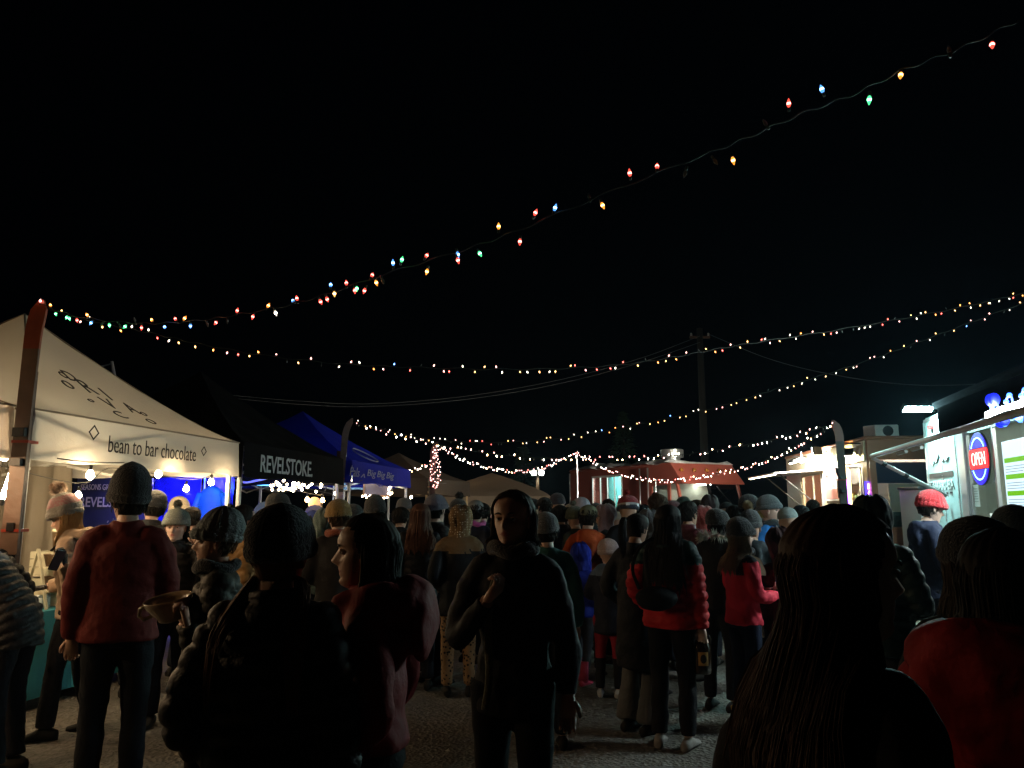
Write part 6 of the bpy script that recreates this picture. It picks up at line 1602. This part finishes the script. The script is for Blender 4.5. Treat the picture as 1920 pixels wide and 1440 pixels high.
person('person in a slouchy black beanie with a fur-trimmed hood', 1346, 952, 6.7, -38, (BLK, 'nylon'), hat=('beanie', (.009, .011, .011), {'slouch': .02, 'back': .05}), hair=('short', DARKH), fur=(.35, .36, .28), skin=2)
person('dark-haired person between two beanies', 1377, 946, 9.0, -20, (BLK, 'nylon'), hair=('short', DARKH))
person('woman in a black beanie and bright red jacket', 1388, 972, 6.1, -72, ((.62, .03, .06), 'nylon'), (NAVY, 'denim'), hat=('beanie', (.01, .014, .014), {'slouch': .045, 'back': .03}), hair=('long', (.14, .1, .06), .22), arms=('cross', 'hold'), near=True, yoke=(BLK, 1.36), hem=.86, boot=(.16, (.3, .2, .03)), skin=2, scarf=BLK)
person('man in a black beanie near the truck corner', 1407, 928, 8.6, -60, (BLK, 'nylon'), hat=('beanie', BLK, {}), hair=('short', DARKH), skin=2)
person('man in a slate beanie and bright blue jacket with a raised hand', 1443, 927, 8.1, -120, ((.03, .18, .5), 'nylon'), hat=('beanie', (.12, .15, .16), {'slouch': .03}), arms=('mouth', 'pocket'), near=True, scarf=(.03, .04, .04), skin=2)
person('person in a grey hat with a brown pompom', 1408, 960, 6.7, -24, ((.03, .04, .045), 'nylon'), hat=('beanie', (.06, .065, .065), {'pom': (.25, .2, .12), 'pomr': .048, 'slouch': .05, 'back': -.02}), hood=('down', 1.0))
person('person in a pale grey-green cap with an olive hood', 1478, 954, 7.0, -20, ((.08, .075, .04), 'fleece'), hat=('cap', (.24, .29, .28)), hood=('down', 1.1))
person('child in a brown printed hood', 1462, 996, 6.2, -20, ((.07, .03, .03), 'nylon'), hood=('up',), child=True, arms=('pocket', 'pocket'), group='children in the night crowd')
person('small dark-haired figure at the service hatch', 1526, 937, 12.4, -40, (BLK, 'nylon'), hair=('short', DARKH))
person('person in a dark green hooded puffer facing the silver truck', 1634, 934, 4.6, -38, ((.02, .042, .04), 'puffer'), hood=('up', (.015, .022, .018), 'nylon'), arms=('pocket', 'hold'), near=True, bulk=1.1)
person('young man in a ribbed red beanie looking down', 1742, 918, 7.0, -92, (NAVY, 'nylon'), hat=('beanie', (.5, .012, .02), {'ribs': 22, 'amp': .006, 't0': .6, 'slouch': .035}), hair=('short', DARKH), near=True, pitch=14, skin=2, hood=('down', 1.0), arms=('hold', 'hold'))
# right foreground, close to the camera
person('long-haired woman in the close dark foreground', 1572, 944, 1.42, -74, (BLK, 'nylon'), (BLK, 'denim'), hair=('long', (.045, .02, .01), .62), near=True, skin=0, yaw=-10, hem=.7)
person('dark-hatted person between the long-haired woman and red jacket', 1826, 964, 2.2, -20, (BLK2, 'nylon'), hat=('beanie', (.012, .013, .018), {'slouch': .02}), hair=('bob', (.03, .02, .015), .12), near=True)
person('black-haired person in a big red hooded jacket at the frame edge', 1872, 976, 1.78, -48, ((.34, .012, .012), 'nylon'), (BLK, 'denim'), hair=('bob', DARKH, .06), near=True, hood=('down', 1.5), hem=.8, bulk=1.25)
person('person in a dark teal beanie beneath the menu board', 1898, 944, 3.9, -20, (BLK, 'nylon'), hat=('beanie', (.02, .035, .04), {}), near=True)
# fillers of the queue between the stalls and the red truck
person('person in a black coat behind the leopard trousers', 905, 944, 9.8, 0, (BLK, 'nylon'), hair=('short', DARKH))
person('person in a navy puffer behind the teal jacket', 1050, 950, 9.0, 5, (NAVY, 'puffer'), hair=('short', DARKH))
person('person in a dark jacket left of the pink scarf hood', 1116, 944, 10.8, 0, (BLK, 'nylon'), hat=('beanie', BLK2, {}))
person('person in a black hood behind the ponytail', 1205, 950, 9.2, 0, (BLK, 'nylon'), hood=('up',))
person('person in a green knit hat near the truck mirror', 1284, 934, 11.6, -10, (BLK, 'nylon'), hat=('beanie', (.02, .05, .04), {}))
person('person in a dark cap by the truck nose', 1362, 940, 11.2, 0, (BLK, 'nylon'), hat=('cap', BLK2))

person('person in a tan beanie turned sideways by the beige tent', 932, 946, 10.6, 70, (BLK2, 'nylon'), hat=('beanie', (.2, .15, .09), {}), hair=('short', BROWNH))
person('dark-haired woman in profile right of the plum beanie', 1062, 952, 9.7, -80, ((.04, .03, .03), 'puffer'), hair=('long', DARKH, .2), skin=1)
person('person in a moss green beanie left of the orange jacket', 1078, 952, 8.9, 40, ((.04, .045, .03), 'nylon'), hat=('beanie', (.06, .07, .035), {'pom': (.1, .1, .07), 'pomr': .04}))
person('person in a grey hood between the striped beanie and red puffer', 1216, 956, 7.2, -30, ((.06, .06, .065), 'fleece'), hood=('up',))
person('person in a wine red beanie looking towards the trucks', 1262, 940, 9.8, -70, (BLK, 'nylon'), hat=('beanie', (.12, .02, .03), {}), skin=2)
person('bare-headed man with a beige scarf before the truck nose', 1306, 938, 10.6, -100, (NAVY, 'nylon'), hair=('short', BROWNH), scarf=(.3, .24, .16), skin=0)
person('person in a mustard hat near the slate beanie', 1428, 950, 10.0, -50, (BLK2, 'nylon'), hat=('beanie', (.25, .16, .03), {}))
person('man in a dark cap near the service hatch', 1500, 946, 9.5, -60, (BLK2, 'nylon'), hat=('cap', BLK2), hair=('short', DARKH), skin=2)

# ---------------------------------------------------------------- things held
def held(name, label, cat, loc, rz=0): return thing(name, label, cat, loc, rz)
p = P(107, 1050, 5.55); ph_ = held('phone', 'black phone held over the stall by the blonde woman', 'phone', p); ph_.rotation_euler = (.3, .2, 1.2)
b = MB(); b.box(-.037, .037, -.005, .005, -.075, .075); b.build('casing', mat('phone_black', (.012, .012, .014), .25), ph_, bevel=.006); b = MB(); b.box(-.034, .034, -.0065, -.0052, -.07, .07); b.build('screen', mat('phone_glass', (.05, .03, .035), .1), ph_)
p = P(318, 1142, 3.62); bo = held('bowl', 'glossy stoneware bowl carried by the grey-beanie woman', 'bowl', p); bo.rotation_euler = (.18, -.15, 0)
b = MB(); b.lathe([(.001, -.05), (.05, -.05), (.055, -.045), (.06, -.03), (.095, .02), (.105, .05), (.102, .053), (.09, .03), (.05, -.025), (.001, -.032)], 28); b.build('bowl_body', mat('glazed_stoneware', (.3, .22, .14), .15, 0, 0, 1, .4, 9, coat=.5), bo, smooth=True)
b = MB(); b.tube([(-.1, 0, .03), (-.13, 0, .02), (-.14, 0, -.01), (-.12, 0, -.03), (-.08, 0, -.02)], .009, 8); b.build('handle', mat('glazed_stoneware', (.3, .22, .14), .15, 0, 0, 1, .4, 9, coat=.5), bo, smooth=True)
p = P(1316, 1262, 5.6); gw = held('growler_jug', 'dark glass jug with an orange label held by the red puffer', 'jug', p)
b = MB(); b.lathe([(.001, 0), (.06, 0), (.068, .01), (.07, .03), (.07, .17), (.06, .205), (.035, .235), (.024, .25), (.024, .275), (.001, .276)], 20); b.build('glass_body', mat('amber_black_glass', (.015, .008, .004), .07, 0, spec=.8), gw, smooth=True)
b = MB(); b.lathe([(.028, .272), (.03, .276), (.03, .3), (.026, .304), (.001, .305)], 14); b.build('cap', M_BLACK, gw, smooth=True)
b = MB(); b.tube([(.025, 0, .255), (.055, 0, .255), (.068, 0, .23), (.062, 0, .2)], .008, 8); b.build('handle', mat('amber_black_glass', (.015, .008, .004), .07, 0, spec=.8), gw, smooth=True)
b = MB(); A_ = [(-2.1 + i * .1) for i in range(11)]
V = [(.0708 * math.cos(a), .0708 * math.sin(a), z) for a in A_ for z in (.06, .15)]
b.add(V, [(2 * i, 2 * i + 2, 2 * i + 3, 2 * i + 1) for i in range(10)]); b.build('paper_label', mat('orange_label', (.4, .22, .06), .6), gw)
b = MB(); b.ell((.0712 * math.cos(-1.6), .0712 * math.sin(-1.6), .105), (.022, .002, .03), 14, 8); b.build('label_emblem', M_INK, gw)
p = P(1232, 1122, 5.45); bg_ = held('sling_bag', 'black sling bag on the back of the red puffer', 'bag', p)
b = MB(); b.ell((0, 0, 0), (.15, .055, .085), 18, 12); me_ = remesh(b, .014, 2); fold_disp(me_, .006, 1, 9); me_.materials.append(cloth(BLK, 'nylon')); me_.polygons.foreach_set('use_smooth', [True] * len(me_.polygons)); me_.name = 'bag_body'; inst('bag_body', me_, bg_)
b = MB(); b.tube(smooth_path([(-.12, 0, .06), (-.16, .02, .2), (-.1, .05, .34), (0, .09, .4)], 14), .012, 6, flat=.4); b.build('strap', cloth(BLK, 'nylon'), bg_)
li = thing('paper_scrap', 'scrap of white paper lying on the lit gravel', 'litter', (P(1370, 955, 4.6).x, 4.75, .004)); b = MB(); b.add([(-.03, -.01, .004), (.03, -.014, .006), (.034, .012, .016), (0, .02, .004), (-.03, .014, .01)], [(0, 1, 2, 3, 4)]); b.build('scrap', M_PAPER, li)

# ---------------------------------------------------------------- haze volume added for a bloom-like glow round the lamps
hz = MB(); hz.box(-45, 45, -8, 60, -1.2, 11.5)
m, n, l = nodes_of('glow_haze'); n.remove(n['Principled BSDF'])
v = n.new('ShaderNodeVolumePrincipled'); v.inputs['Color'].default_value = (.55, .78, 1, 1); v.inputs['Density'].default_value = .0004; v.inputs['Anisotropy'].default_value = .5
l.new(v.outputs[0], n['Material Output'].inputs['Volume'])
ho = hz.build('haze', m); tag(ho, 'thin haze added for a glow round the market lamps', 'haze', kind='stuff')

bpy.data.scenes.remove(bench)
